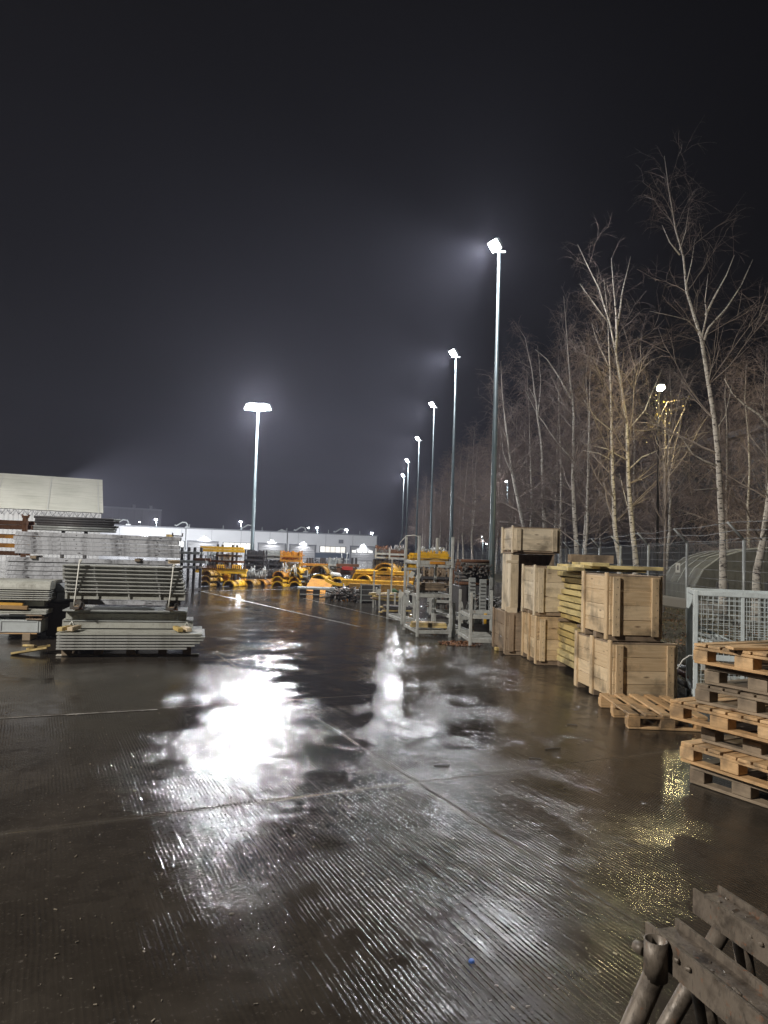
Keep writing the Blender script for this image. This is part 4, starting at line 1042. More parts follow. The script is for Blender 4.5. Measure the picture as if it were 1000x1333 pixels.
arch_stack(361, 765, 3, 8.4, 1.3, 'of the three high stack in the middle', [YEL, YEL, ORA])
arch_stack(383, 765, 4, 8.2, 1.5, 'of the bright four high stack in the middle', [YEL, YEL, YEL, YEL], dz=6)
arch_stack(414, 767, 2, 11.5, 1.8, 'of the large shell stack behind the orange sheet', [OY, YEL], dz=8)
g0 = G(414, 767); arch('brown tall half round shell on top behind the orange sheet', (g0.x - .05, g0.y + .35, .62), R(-10), .40, 1.6, OY)
def wing(name, label, x, y, W, Dp, th, mat, rx=0, ry=0, rz=0, z=0):
    p = G(x, y); t = T(name, label, 'formwork panel', (p.x, p.y, z), rz, 'yellow formwork panels')
    q = rot(rx, ry, 0); c = Vector((0, Dp / 2, th / 2 + abs(math.sin(ry)) * W / 2 + max(0, math.sin(rx)) * 0))
    MB().box(c, (W, Dp, th * .35), q, bev=.008).build('face', mat, t)
    m = MB()
    for k_ in (-1, 0, 1): m.box(c + q @ Vector((W * .47 * k_, 0, -th * .45)), (.03, Dp, th * .6), q)
    for k_ in (-1, 1): m.box(c + q @ Vector((0, Dp * .47 * k_, -th * .45)), (W, .03, th * .6), q)
    m.build('edge_rib', mat, t); return t
wing('formwork_panel', 'orange ribbed panel sloping down to the right in front of the large shells', 411, 771, .95, 1.1, .16, ORA, rx=R(24), ry=R(5), rz=R(-8), z=.10)
wing('formwork_panel', 'lower orange panel under the bright yellow curved one', 440, 776, .9, .9, .2, ORA, rx=R(5), ry=R(-6), rz=R(-5), z=.02)
p = G(443, 776)
def saddle(label, p, z, W, Dp, bow, mat, rz=0, rise=.0):
    t = T('curved_panel', label, 'formwork panel', (p.x, p.y, z), rz, 'yellow formwork panels'); m = MB(); n = 10
    prof = [(W * (i / n - .5), -bow * (1 - (2 * i / n - 1) ** 2)) for i in range(n + 1)]
    pf = prof + [(x, y + .05) for x, y in prof[::-1]]
    m.prism([(x, y + bow) for x, y in pf], (0, Dp, 0), (0, 0, 0)); m.build('shell', mat, t)
    m = MB(); m.prism([(x * 1.0, y + bow + (.05)) for x, y in prof] + [(x, y + bow + .11) for x, y in prof[::-1]], (0, .03, 0), (0, 0, 0)); m.build('front_flange', mat, t)
    return t
saddle('bright yellow trough panel in front of the dark arch', p, .36, 1.15, .8, .16, YEL, R(-4))
arch_stack(441, 766, 1, 12, .9, 'dark one above the bright yellow trough', [DARK])
g1 = G(438, 770); arch('yellow arch inside the dark arch above the trough', (g1.x, g1.y - .1, .28), R(-5), .30, .8, YEL)
# big pile right
BX = P(470, 770, 25.5)
for i, (x, y, W, h, lab, mt) in enumerate(((498, 771, 2.3, .30, 'lowest broad yellow box beam of the big pile', OY), (492, 763, 2.5, .22, 'second broad orange yellow beam of the big pile', YEL), (512, 757, 1.5, .2, 'right hand dull yellow beam block of the big pile', OY), (500, 748.5, 2.0, .16, 'third long yellow beam below the big rings', YEL))):
    p = P(x, y, 25 + i * .1); t = T('box_beam', lab, 'beam', (p.x, p.y, p.z - 0), R(-6), 'yellow box beams in the big pile')
    m = MB(); m.box((0, 0, h / 2), (W, .5, h * .92), bev=.02); m.build('beam_body', mt, t)
    m = MB()
    for k_ in range(9): m.box((-W / 2 + W * (k_ + .5) / 9, -.262, h / 2), (.03, .03, h * .9))
    for z in (.04, h - .04): m.box((0, -.262, z), (W, .04, .03))
    m.build('flange', mt, t)
tt = T('block_row', 'dark support blocks under the big yellow pile', 'bearer', (BX.x + .9, BX.y + .3, 0)); 
for q in range(5): MB().box((-1.2 + q * .55, 0, .17), (.3, .5, .34), bev=.02).build('block', DARK, tt)
for i, (x, y, r_, lab, mt, L) in enumerate(((472, 756, 15.5, 'big yellow ring shell at the left of the big pile', YEL, 1.6), (473, 759, 11.5, 'smaller yellow arch nested in front of the big ring shell', YEL, .6), (500, 749, 16.5, 'dark rusty ring shell behind the right yellow arch', OY, 1.4), (500, 750, 12, 'right yellow arch of the big pile', YEL, .6))):
    D = 25.2 if i % 2 else 25.6; p = P(x, y, D); arch(lab, (p.x, p.y - .25 + (.35 if i % 2 == 0 else 0), p.z), R(-24), r_ * D / 924, L, mt)
p = P(520, 745, 25); saddle('yellow curved flap at the right end of the big pile', p, p.z - .1, .9, .5, .07, YEL, R(-10))

# flat grey panel on bearers, board piles
p = G(388, 777); t = T('flat_platform', 'galvanised flat platform lying on dark bearers before the orange panels', 'platform', (p.x, p.y, 0), R(3))
MB().box((.62, .35, .30), (1.32, .8, .07), bev=.01).build('deck', GALV, t)
for x in (.15, .62, 1.05): MB().box((x, .35, .13), (.22, .6, .25), bev=.01).build('bearer', DARK, t)
m = MB(); m.box((.62, -.03, .10), (1.1, .04, .03)); m.build('rail', GALP, t)
p = G(456, 783); heap('frame_heap', 'pile of galvanised scaffold frames on the ground in the middle distance', 'frames', (p.x, p.y + .3, .02), 0, 210, (1.35, .8, .34), SCRAP, ln=(.25, .9), th=(.02, .045), seed=12, tubes=.8)
p = G(480, 785); t = T('steel_bin', 'dark lattice bin beside the scaffold frame pile', 'bin', (p.x - .25, p.y, 0), R(4))
MB().box((.3, .3, .3), (.62, .55, .52)).build('bin_wall', DARK, t)
m = MB()
for z in (.08, .25, .42, .58): m.box((.3, -.01, z), (.68, .03, .025))
for x in (0, .6): m.box((x, -.01, .3), (.04, .04, .62))
m.build('lattice', GALV, t)
rp = G(487, 786)
for i, (x, y0, y1, D) in enumerate(((486, 743, 786, 21), (509, 728, 782, 21.5), (530, 743, 795, 19), (494, 770, 785, 20), (514, 772, 786, 20))):
    p = P(x, y1, D); h = P(x, y0, D).z; tag(MB().box((p.x, p.y, h / 2), (.05, .05, h), bev=.004).build('stillage_post', GALP), ['grey upright post in front of the big yellow pile, left one', 'tallest grey upright post in front of the big yellow pile', 'grey upright post close left of the stillage tower', 'short grey post between the tagged stillages', 'short grey post right of the white tags'][i], 'post', 'single grey stillage posts')
p = P(508, 760, 21); stillage('grey stillage behind the wooden board piles', (p.x - .3, p.y, 0), R(6), 1.0, 1.0, .55, group='grey stillages in the middle distance')
for i, (x, y, n, L, mt, hh) in enumerate(((484, 792, 12, .95, [BEAMD, WOODO, BEAMD], .36), (496, 800, 12, .80, [BEAMD, WOODO, DARK], .0), (531, 818, 4, .5, [WOOD, WOODO], .0))):
    p = G(x, y); r_ = random.Random(40 + i); t = T('board_pile', ['upper rough pile of yellowish brown boards left of the tower', 'lower dark ended pile of yellowish boards left of the tower', 'few brown boards lying at the foot of the tower'][i], 'board pile', (p.x, p.y, [.22, .03, .02][i]), R(6), 'rough board piles left of the tower')
    rows = 4 if n > 5 else 2
    for q in range(n):
        ro, co = divmod(q, n // rows); MB().box((L / 2 + r_.uniform(-.08, .08), .05 + co * .2 + r_.uniform(-.02, .02), .03 + ro * .048), (L * r_.uniform(.8, 1.05), .17, .035), rot(r_.uniform(-.06, .06), r_.uniform(-.05, .05), r_.uniform(-.13, .13)), bev=.004).build('board', mt[r_.randrange(len(mt))], t)
    if i == 0: 
        for q in range(3): MB().box((.1 + .3 * q, .2, .225), (.34, .16, .02), rot(0, 0, q), bev=.003).build('board', WOODW, t)
        MB().box((.5, .2, -.09), (.7, .4, .16)).build('bearer', DARK, t)

# racks behind the yellow panels
def rack(label, x0, x1, ytop, ybot, D, mat=DARK, beams=(), depth=.9, rz=0, wd=.09, group='storage racks across the yard'):
    a, b = P(x0, ybot, D), P(x1, ybot, D); h = P(x0, ytop, D).z; W = b.x - a.x
    t = T('storage_rack', label, 'rack', (a.x, a.y, 0), rz, group)
    for x in (0, W):
        for y in (0, depth): MB().box((x, y, h / 2), (wd, wd, h), bev=.008).build('upright', mat, t)
        MB().box((x, depth / 2, .08), (wd * .8, depth, .1)).build('foot', mat, t)
        MB().box((x, depth / 2, h * .55), (wd * .6, depth, .07)).build('arm', mat, t)
    return t
def ybeams(label, x0, x1, y, D, n, mat, rad=.06, rows=1, name='beam_bundle', rz=0, seed=0, jit=.06):
    a, b = P(x0, y, D), P(x1, y, D)
    return bundle(name, label, 'beams', (a.x, a.y, a.z - rad), rz, n, b.x - a.x, rad, mat, rows, True, seed=seed, jit=jit)
rack('dark two post rack with yellow beams left of the bright pole', 281.5, 301, 708.5, 762, 30.5)
ybeams('long yellow beams on the top arms of the dark rack', 262.5, 317, 716, 30.1, 4, YEL, .06, 2, seed=1)
ybeams('thin timber on the middle arms of the dark rack', 284, 316, 723, 30.3, 3, WOODO, .05, 1, seed=2)
ybeams('rusty pipes across the middle of the dark rack', 256, 318, 729.5, 30.4, 3, RUST, .05, 1, seed=3)
ybeams('low long yellow beams with pins behind the half round panels', 256, 322, 743.5, 29.8, 4, YEL, .055, 2, seed=4)
for i, (x0, x1, y0, y1) in enumerate(((282.5, 292.5, 735, 741), (303, 313.5, 735, 742), (286, 299, 745, 752))):
    a, b = P(x0, y1, 30.2), P(x1, y1, 30.2); h = P(x0, y0, 30.2).z - a.z
    tag(MB().box(((a.x + b.x) / 2, a.y, a.z + h / 2), (b.x - a.x, .4, h), bev=.02).build('yellow_box', YEL), ['left yellow box set on the low yellow beams', 'right yellow box set on the low yellow beams', 'lower wide yellow box between the half round panels'][i], 'box', 'yellow boxes on the beams')
m = MB()
for q in range(26): p = P(257 + q * 2.5, 741, 29.6); m.tube(p, p + Vector((0, 0, .16)), .02, n=5)
tag(m.build('pin_row', RUST), 'row of thin pins standing along the low yellow beams', 'pins', kind='stuff')
rack('grey post rack with long pale beams right of the left stacks', 236, 252.5, 712, 745, 25, DARK)
for i, (y, x0, x1, mt) in enumerate(((719, 224, 262, GALV), (730, 216, 268, GALV), (737, 212, 258, PLANK), (728, 255, 270, RUST))):
    ybeams(['highest pale beams on the grey post rack', 'middle pale beams on the grey post rack', 'lowest pale beams on the grey post rack', 'rusty beam ends right of the grey post rack'][i], x0, x1, y, 24.9, 3, mt, .05, 1, seed=50 + i)
p = G(246, 757); heap('coupler_heap', 'heap of grey couplers below the grey post rack', 'couplers', (p.x, 27, .02), 0, 190, (1.1, 1.2, .62), SCRAP, seed=14, ln=(.1, .4))
def crate_frame(label, x0, x1, y0, y1, D, mat, n=9, fill=None, group='open cages packed with steel parts', seed=0):
    r_ = random.Random(seed); a, b = P(x0, y1, D), P(x1, y1, D); h = P(x0, y0, D).z - a.z; W = b.x - a.x
    t = T('parts_cage', label, 'cage', (a.x, a.y, a.z), 0, group)
    m = MB()
    for x in (0, W):
        for y in (0, .8): m.box((x, y, h / 2), (.06, .06, h))
    for z in (.04, h * .5):
        m.box((W / 2, 0, z), (W, .05, .07)); m.box((W / 2, .8, z), (W, .05, .07)); m.box((0, .4, z), (.05, .8, .07)); m.box((W, .4, z), (.05, .8, .07))
    m.build('frame', mat, t)
    m = MB()
    for q in range(n):
        x = W * (q + .5) / n
        for k_ in range(3): m.box((x + r_.uniform(-.03, .03), .1 + k_ * .25, h * .48), (.05, .05, h * r_.uniform(.75, 1.05)), rot(0, r_.uniform(-.08, .08), 0))
    for q in range(n * 5):
        m.box((r_.uniform(.05, W - .05), r_.uniform(.05, .75), r_.uniform(.05, h * .85)), (r_.uniform(.1, .45), .04, .03), rot(0, r_.uniform(-.5, .5), r_.uniform(-.5, .5)))
    m.build('parts', fill or SCRAP, t); return t
cgs = [(319, 343, 715.5, 730, 33, DARK, DARK, 'dark cage with white gaps on top, right of the bright pole'), (318, 343, 729, 742, 33, DARK, DARK, 'dark cage below the topmost one right of the bright pole'), (322, 345, 741, 755, 33, GALP, SCRAP, 'grey cage at the bottom right of the bright pole'),
       (345, 365, 716, 728, 34, GALP, GALP, 'grey cage on top between the dark cages and the orange one'), (343, 366, 728, 741, 34, DARK, DARK, 'dark cage in the middle between the dark and orange ones'), (345, 367, 740, 756, 33.5, DARK, SCRAP, 'lowest dark cage behind the middle arches'),
       (365.5, 390, 716.5, 731, 31, ORA, ORA, 'orange cage packed with orange brackets at the top'), (369, 390, 731, 752, 31.2, YEL, WHITE, 'cage with yellow posts and whitish parts below the orange one'),
       (270, 283, 718, 742, 32.5, GALV, GALV, 'grey slatted cage left of the dark rack posts'), (284, 299, 719, 740, 32, GALP, WOODO, 'grey and brown cage between the dark rack posts')]
for i, (x0, x1, y0, y1, D, mt, fl, lb) in enumerate(cgs): crate_frame(lb, x0, x1, y0, y1, D, mt, 8, fl, seed=i)
pairs = [(399, 403.5), (416.5, 420), (441, 445), (457, 462)]
for i, (a, b) in enumerate(pairs):
    rack(['first narrow pair of dark posts right of the orange cage', 'second narrow pair of dark posts above the large shells', 'third narrow pair of dark posts by the blue band', 'fourth pair of dark posts beside the red bundle'][i], a, b, 726, 765, 32, DARK, wd=.07)
ybeams('orange beams across the dark posts above the large shells', 393, 430, 734.5, 31.8, 3, ORA, .06, 1, seed=60)
ybeams('orange brown beams right of the blue band', 440, 466, 735.5, 31, 3, RUST, .07, 1, seed=61)
ybeams('rusty beams below the red bundle', 440, 466, 745.5, 31, 4, RUST, .08, 2, seed=62)
ybeams('bright red bundle between rusty beams', 447, 457, 739.5, 30.8, 3, REDP, .08, 1, seed=63)
crate_frame('grey cage with a blue sheet beside the lit window', 428, 441, 726, 745, 31, GALP, 5, GALV, seed=21)
crate_frame('low cage of grey parts behind the yellow arch', 388, 400, 742, 758, 31, GALP, 5, SCRAP, seed=22)
p = P(437, 750, 30.5); tag(MB().box((p.x, p.y, p.z + .05), (.45, .4, .22), rot(0, .1, .3), bev=.08).build('white_sack', WHITE), 'pale sack beside the brown tall shell', 'sack')
# cages of rusty tubes behind, between building and tower
for i, (x0, x1, y0, y1, D, mt, fl, lb) in enumerate(((489, 507, 714, 727, 27, GALP, SCRAP, 'cage of rusty parts on top, left of the distant poles'), (507, 527, 715, 728, 26.5, GALP, RUST, 'second cage of rusty parts on top, under the distant poles'), (486, 505, 728, 745, 27, DARK, SCRAP, 'lower dark cage behind the big yellow pile'),
        (506, 530, 729, 760, 26, DARK, DARK, 'tall dark cage left of the stillage tower'), (528, 545, 722, 742, 22, GALP, YEL, 'cage of yellow beams behind the tower, upper left'), (545, 584, 716, 738, 20, GALP, YEL, 'wide cage of yellow parts seen through the tower top'), (545, 588, 738, 765, 19.5, DARK, WOODO, 'wide cage of brown parts seen through the tower middle'), (560, 592, 765, 800, 18.5, GALP, SCRAP, 'grey cage seen through the tower bottom'),
        (592, 612, 736, 790, 18, DARK, RUST, 'rusty cage between the tower and the perforated planks'))):
    crate_frame(lb, x0, x1, y0, y1, D, mt, 8, fl, seed=70 + i)
for x0, x1, yb, D, lb in ((489, 527, 728, 27.3, 'dark steel frame carrying the upper cages left of the distant poles'), ):
    a, b = P(x0, yb, D), P(x1, yb, D); t = T('shelf_frame', lb, 'frame', (a.x, a.y + .3, 0)); 
    for x in (0, .5, 1): MB().box((x * (b.x - a.x), .2, a.z / 2), (.1, .8, a.z)).build('leg', DARK, t)
    MB().box(((b.x - a.x) / 2, .2, a.z - .03), (b.x - a.x, .8, .05)).build('shelf', DARK, t)
p = P(514, 765, 22); tag(MB().box((p.x, p.y, .35), (.3, .2, .3), rot(.3, .5, 0), bev=.05).build('green_net', m_metal('green_net', (.03, .09, .03))), 'small dark green netting ball behind the stillage posts', 'netting')

# upright tube tangles standing in the upper cages and among the racks
def upright_tangle(label, x0, x1, y0, y1, D, mat, n, seed):
    r_ = random.Random(seed); a, b = P(x0, y1, D), P(x1, y1, D); h = P(x0, y0, D).z - a.z
    t = T('tube_tangle', label, 'tubes', (a.x, a.y, a.z)); t['kind'] = 'stuff'; m = MB()
    for i in range(n):
        x = r_.uniform(0, b.x - a.x); y = r_.uniform(0, .8); l_ = h * r_.uniform(.5, 1.15)
        m.tube((x, y, 0), (x + r_.uniform(-.12, .12), y + r_.uniform(-.1, .1), l_), r_.uniform(.015, .03), n=6)
        if i % 3 == 0: m.box((x, y, l_ * r_.uniform(.3, .9)), (r_.uniform(.1, .4), .03, .03), rot(0, r_.uniform(-.4, .4), r_.uniform(-.6, .6)))
    m.build('tubes', mat, t)
for a_ in ((490, 508, 711, 722, 27.2, RUST, 40, 1, 'rusty upright tubes sticking out of the left upper cage'), (509, 528, 710, 722, 26.8, SCRAP, 40, 2, 'grey upright tubes sticking out of the right upper cage'),
           (547, 580, 712, 722, 20.4, GALP, 26, 3, 'grey frame ends behind the top of the stillage tower'), (594, 628, 733, 745, 18.6, SCRAP, 50, 4, 'shiny tube ends standing over the rusty bin by the fence'),
           (368, 388, 734, 750, 30.6, WHITE, 26, 5, 'whitish rods standing in the cage below the orange one'), (398, 425, 727, 745, 32.6, DARK, 22, 6, 'dark rods behind the large half round shells'),
           (321, 343, 738, 752, 32.2, GALP, 30, 7, 'grey rods in the lowest cage right of the bright pole'), (430, 452, 722, 748, 33, GALP, 20, 8, 'grey rods in front of the blue band'),
           (264, 283, 722, 738, 31.4, DARK, 20, 9, 'dark rods left of the dark rack posts'), (600, 650, 790, 812, 14.6, GALP, 22, 10, 'grey rods standing in the low stillage by the crates')):
    upright_tangle(a_[8], *a_[:8])

# ================================================================== fence
def fence_x(y): return 5.7 + .091 * y if y < 45 else 9.8 + (y - 45) * .012
ft = T('perimeter_fence', 'wire perimeter fence with slanted barbed wire arms along the trees', 'fence', (0, 0, 0))
ys_f = []; y = 3.9
while y < 130: ys_f.append(y); y += 3.25 if y < 60 else 5
fpts = [Vector((fence_x(y), y, .08)) for y in ys_f]
for p in fpts:
    m = MB(); m.tube(p, p + Vector((0, 0, 2.02)), .032, n=8); m.path([p + Vector((0, 0, 2.0)), p + Vector((-.32, .0, 2.34))], .024, 6); m.build('fence_post', GALV, ft)
FW = m_metal('fence_wire', (.22, .23, .23), amt=.3, metal=.3)
wm = MB()
for a, b in zip(fpts, fpts[1:]):
    if a.y > 100: break
    L = (b - a).length; near = a.y < 36
    for k_ in range(11 if near else 9):
        z = .06 + k_ * 1.92 / (10 if near else 8); wm.tube(a + Vector((0, 0, z)), b + Vector((0, 0, z)), .0045 if near else .008, n=4, cap=False)
    nv = int(L / (.06 if near else .14))
    for k_ in range(1, nv):
        q = a.lerp(b, k_ / nv); wm.tube(q + Vector((0, 0, .06)), q + Vector((0, 0, 1.98)), .0016 if near else .004, n=3, cap=False)
wm.build('wire_mesh', FW, ft)
bw_ = MB()
for a, b in zip(fpts, fpts[1:]):
    for q in (.12, .55, .98):
        o_ = Vector((-.32 * q, 0, 2.0 + .34 * q)); mid_ = a.lerp(b, .5) + o_ - Vector((0, 0, .03 * (1 + rnd.random())))
        bw_.path([a + o_, mid_, b + o_], .006, 4, False)
        for k_ in range(8):
            s_ = a.lerp(b, (k_ + .5) / 8) + o_; bw_.tube(s_ + Vector((0, -.02, -.025)), s_ + Vector((0, .02, .02)), .003, n=3)
bw_.build('barbed_wire', FW, ft)
p = P(881.5, 739, 17.9); fs = T('warning_sign', 'small white notice hung on the fence wires', 'sign', (p.x, p.y - .05, p.z), R(-30))
MB().box((0, 0, 0), (.11, .006, .24), bev=.002).build('sign_plate', WHITE, fs); MB().box((0, -.005, .0), (.03, .004, .12)).build('dark_mark', DARK, fs)

# ================================================================== bare birches
def m_bark():
    k = N('birch_bark'); uv = k.coord('UV', (15, 2.6, 1)); a = k.noise(uv, 1.0, 5, .7, .3); ob = k.coord('Object'); b = k.noise(ob, 1.1, 5, .6); c = k.noise(k.coord('UV', (1.2, 1.2, 1)), 1.0, 4)
    col = k.mix(k.ramp(b, .35, .7), (.74, .69, .61), (.52, .47, .40))
    col = k.mix(k.ramp(a, .52, .60), col, (.04, .03, .025)); col = k.mix(k.ramp(c, .60, .70, 0, .8), col, (.07, .055, .045))
    return k.out(col, .7, 0, k.bump(a, .5, .01))
BARK = m_bark()
TWIG = m_metal('twig_bark', (.36, .30, .25), dirt=(.14, .11, .09), amt=.5, rough=.7, vary=.5)
TWIGF = m_metal('fine_twig_bark', (.33, .25, .215), dirt=(.15, .12, .11), amt=.4, rough=.75, vary=.6)
def tri_path(mb, pts, r0_, r1_):
    b = len(mb.v); n = len(pts)
    for i, p in enumerate(pts):
        r_ = r0_ + (r1_ - r0_) * i / (n - 1)
        d = pts[min(i + 1, n - 1)] - pts[max(i - 1, 0)]
        x = d.cross(Vector((.31, .77, .2))); x.normalize(); y_ = d.cross(x); y_.normalize()
        for c, s_ in ((1, 0), (-.5, .866), (-.5, -.866)): mb.v.append(tuple(p + x * (c * r_) + y_ * (s_ * r_)))
    for i in range(n - 1):
        for k_ in range(3):
            k2 = (k_ + 1) % 3; mb.f.append((b + i * 3 + k_, b + i * 3 + k2, b + (i + 1) * 3 + k2, b + (i + 1) * 3 + k_)); mb.sm.append(False); mb.uv.extend(((0, 0),) * 4)
def rvec(r_): return Vector((r_.gauss(0, 1), r_.gauss(0, 1), r_.gauss(0, 1)))
def grow(r_, p, d, L, n, wander, grav):
    pts = [p.copy()]; st = L / n; d = d.normalized()
    for i in range(n):
        d = (d + rvec(r_) * wander + Vector((0, 0, grav))).normalized(); pts.append(pts[-1] + d * st)
    return pts
def twigs(r_, mb, line, dens, ln, rr=.0035, droop=-.12, sub=3):
    L = sum((b - a).length for a, b in zip(line, line[1:])); k_ = max(2, int(L * dens))
    for i in range(k_):
        t = (i + r_.random()) / k_ * (len(line) - 1); j = min(int(t), len(line) - 2); p = line[j].lerp(line[j + 1], t - j)
        ax = (line[j + 1] - line[j]).normalized(); d = (ax * .6 + rvec(r_) * .62).normalized()
        tw = grow(r_, p, d, ln * r_.uniform(.5, 1.3), 4, .13, droop); tri_path(mb, tw, rr, rr * .4)
        for s_ in range(sub):
            q = tw[1 + r_.randrange(3)]; d2 = ((tw[-1] - tw[0]).normalized() + rvec(r_) * .5).normalized()
            tri_path(mb, grow(r_, q, d2, ln * r_.uniform(.25, .6), 3, .12, droop * 1.5), rr * .6, rr * .35)
def birch(label, trunk, rad, seed, limbs=(), auto=26, spread=1.0, dens=3.0, loc=(0, 0, 0), group='bare birches behind the fence', low=.22, tw=.75, rr=.0035, thick=1.0):
    """trunk: points from base to tip, base at local origin."""
    r_ = random.Random(seed); H = trunk[-1].z
    # refine the trunk with a little wobble
    fine = []
    for a, b in zip(trunk, trunk[1:]):
        k_ = max(1, int((b - a).length / .7))
        for i in range(k_): fine.append(a.lerp(b, i / k_) + Vector((r_.uniform(-1, 1), r_.uniform(-1, 1), 0)) * .018)
    fine.append(trunk[-1]); n = len(fine)
    rads = [rad * (1.0 - .95 * (i / (n - 1)) ** .85) + (.35 * rad * max(0, 1 - i / 1.5)) for i in range(n)]
    t = T('birch_tree', label, 'tree', loc, 0, group)
    tm = MB(); tm.path(fine, rads, 9); cm = MB(); lines = []
    for l_, r0_ in limbs:
        f2 = []
        for a, b in zip(l_, l_[1:]):
            k_ = max(1, int((b - a).length / .45))
            for i in range(k_): f2.append(a.lerp(b, i / k_) + rvec(r_) * .012)
        f2.append(l_[-1]); tm.path(f2, [r0_ * .75 * (1 - .85 * i / (len(f2) - 1)) for i in range(len(f2))], 6); lines.append(f2)
    am = MB()
    for i in range(auto):
        q = (low + (1 - low) * ((i + r_.random()) / auto)) ; z = q * H
        j = next((k_ for k_ in range(n - 1) if fine[k_ + 1].z >= z), n - 2)
        p = fine[j]; az = r_.random() * 6.283 + i * 2.4
        el = .35 + .5 * q + r_.uniform(-.2, .25)
        L = spread * H * .27 * (1.15 - q) ** .8 * r_.uniform(.6, 1.25) + .35
        d = Vector((math.cos(az) * math.cos(el), math.sin(az) * math.cos(el), math.sin(el)))
        ln_ = grow(r_, p, d, L, 7, .10, .045 if r_.random() < .7 else -.02); r0_ = min(rads[j] * .36, .005 + L * .0085) * thick
        am.path(ln_, [r0_ * (1 - .86 * k_ / 7) for k_ in range(8)], 5, False); lines.append(ln_)
        for s_ in range(3 + int(L * 1.6)):
            k_ = 1 + r_.randrange(6); ax = (ln_[k_ + 1] - ln_[k_]).normalized() if k_ < 7 else d
            d2 = (ax + rvec(r_) * .55 + Vector((0, 0, .1))).normalized(); l2 = grow(r_, ln_[k_], d2, L * r_.uniform(.25, .5), 5, .12, -.02)
            tri_path(am, l2, r0_ * .42, .003); lines.append(l2)
    lines.append(fine[int(n * .6):])
    tm.build('trunk', BARK, t); am.build('branches', TWIG, t)
    for l_ in lines: twigs(r_, cm, l_, dens * (1.9 if limbs or loc != (9, 50, 0) else 1.15), tw, rr * .9, -.16, 3)
    cm.build('crown', TWIGF, t)
    return t
def hero(label, px, D, rad, seed, limbs=(), **k):
    b = P(px[0][0], px[0][1], D); base = Vector((b.x, b.y, 0)); r_ = random.Random(seed * 7)
    pts = [Vector((0, 0, 0))] + [P(x, y, D) - base for x, y in px[0 if b.z > .2 else 1:]]
    lm = []
    for l_, r0_ in limbs:
        dy = r_.uniform(-.25, .25); lm.append(([P(x, y, D + dy * i) - base for i, (x, y) in enumerate(l_)], r0_))
    return birch(label, pts, rad, seed, lm, loc=base, **k)
hero('tallest white birch with a forked crown standing behind the fence at the right', [(941, 745), (941, 700), (938, 650), (934, 590), (929, 545), (923, 500), (914, 440), (904, 416), (895, 380), (889, 335), (880, 299), (871, 245), (865, 203)], 18, .105, 1,
     [([(914, 442), (920, 410), (918, 392), (922, 356)], .035), ([(919, 410), (930, 385), (945, 358), (956, 332)], .04), ([(915, 446), (923, 428), (945, 400), (965, 372), (980, 338)], .045), ([(909, 432), (895, 416), (880, 411), (846, 405)], .02),
      ([(885, 332), (872, 316), (862, 293)], .03), ([(885, 325), (893, 300), (897, 270)], .02), ([(893, 372), (900, 340), (905, 310)], .02), ([(935, 607), (918, 600), (902, 590), (886, 570), (862, 563)], .035), ([(937, 636), (920, 636), (903, 638)], .02), ([(932, 560), (945, 540), (953, 500)], .02)], auto=22, low=.35, spread=.9, dens=1.6, rr=.0028, thick=.8)
hero('birch with a left leaning forked top, right one of the close pair', [(828, 733), (823, 690), (818, 630), (816, 552), (808, 500), (802, 460), (794, 420), (780, 376), (752, 318)], 24, .11, 2,
     [([(802, 458), (804, 412), (798, 370), (796, 336)], .06), ([(804, 425), (810, 385), (821, 334)], .05), ([(794, 422), (770, 390), (755, 370)], .035), ([(818, 612), (835, 596), (862, 584), (902, 580), (925, 560)], .035), ([(818, 600), (790, 585), (770, 580)], .03), ([(817, 560), (840, 535), (862, 480)], .03), ([(822, 680), (812, 640), (806, 615)], .03)], auto=24, low=.28, dens=1.9, rr=.0035)
hero('straight birch, left one of the close pair right of centre', [(807, 733), (800, 680), (797, 620), (796, 540), (793, 460), (790, 400), (786, 362)], 24.3, .10, 3, [([(796, 560), (775, 545), (760, 520)], .03), ([(797, 600), (780, 590), (757, 586)], .03), ([(794, 480), (780, 450), (770, 420)], .03)], auto=26, low=.25, dens=1.9, rr=.0035)
hero('slender birch with a long left limb behind the crates', [(752, 733), (748, 680), (746, 620), (747, 540), (742, 492), (738, 440), (734, 386)], 33, .14, 4, [([(745, 520), (728, 490), (712, 468), (697, 455)], .07), ([(747, 600), (725, 575), (700, 540), (684, 508)], .06)], auto=28, dens=2.0, rr=.0045)
hero('thin straight birch between the slender one and the close pair', [(762, 733), (764, 690), (766, 600), (767, 540), (770, 455)], 32, .09, 5, (), auto=24, dens=2.0, rr=.0045)
hero('birch bending to the left with a drooping tip right of the nearest pole', [(711, 733), (709, 680), (705, 580), (698, 524), (692, 480), (684, 440), (676, 428)], 44, .17, 6, [([(697, 520), (690, 505), (685, 508)], .05), ([(700, 545), (704, 500), (700, 450)], .06)], auto=28, dens=2.2, rr=.006)
hero('leaning birch rising just right of the nearest floodlight pole', [(686, 730), (682, 686), (666, 612), (658, 552), (654, 510), (652, 470)], 42, .17, 7, [([(668, 620), (655, 590), (652, 560)], .05)], auto=26, dens=2.2, rr=.006)
hero('thin pale stem of a birch behind the topmost crate', [(730, 733), (730, 690), (731, 620), (728, 540), (726, 480)], 40, .11, 8, (), auto=24, dens=2.0, rr=.0055)
hero('birch trunk at the right edge of the picture with a long bare limb', [(986, 745), (992, 705), (1001, 650), (1012, 560), (1020, 470), (1022, 380)], 17.5, .12, 9, [([(1010, 565), (988, 540), (968, 526), (953, 512), (943, 493)], .05), ([(1006, 548), (990, 526), (975, 524)], .02)], auto=20, low=.3, dens=1.6, rr=.003)
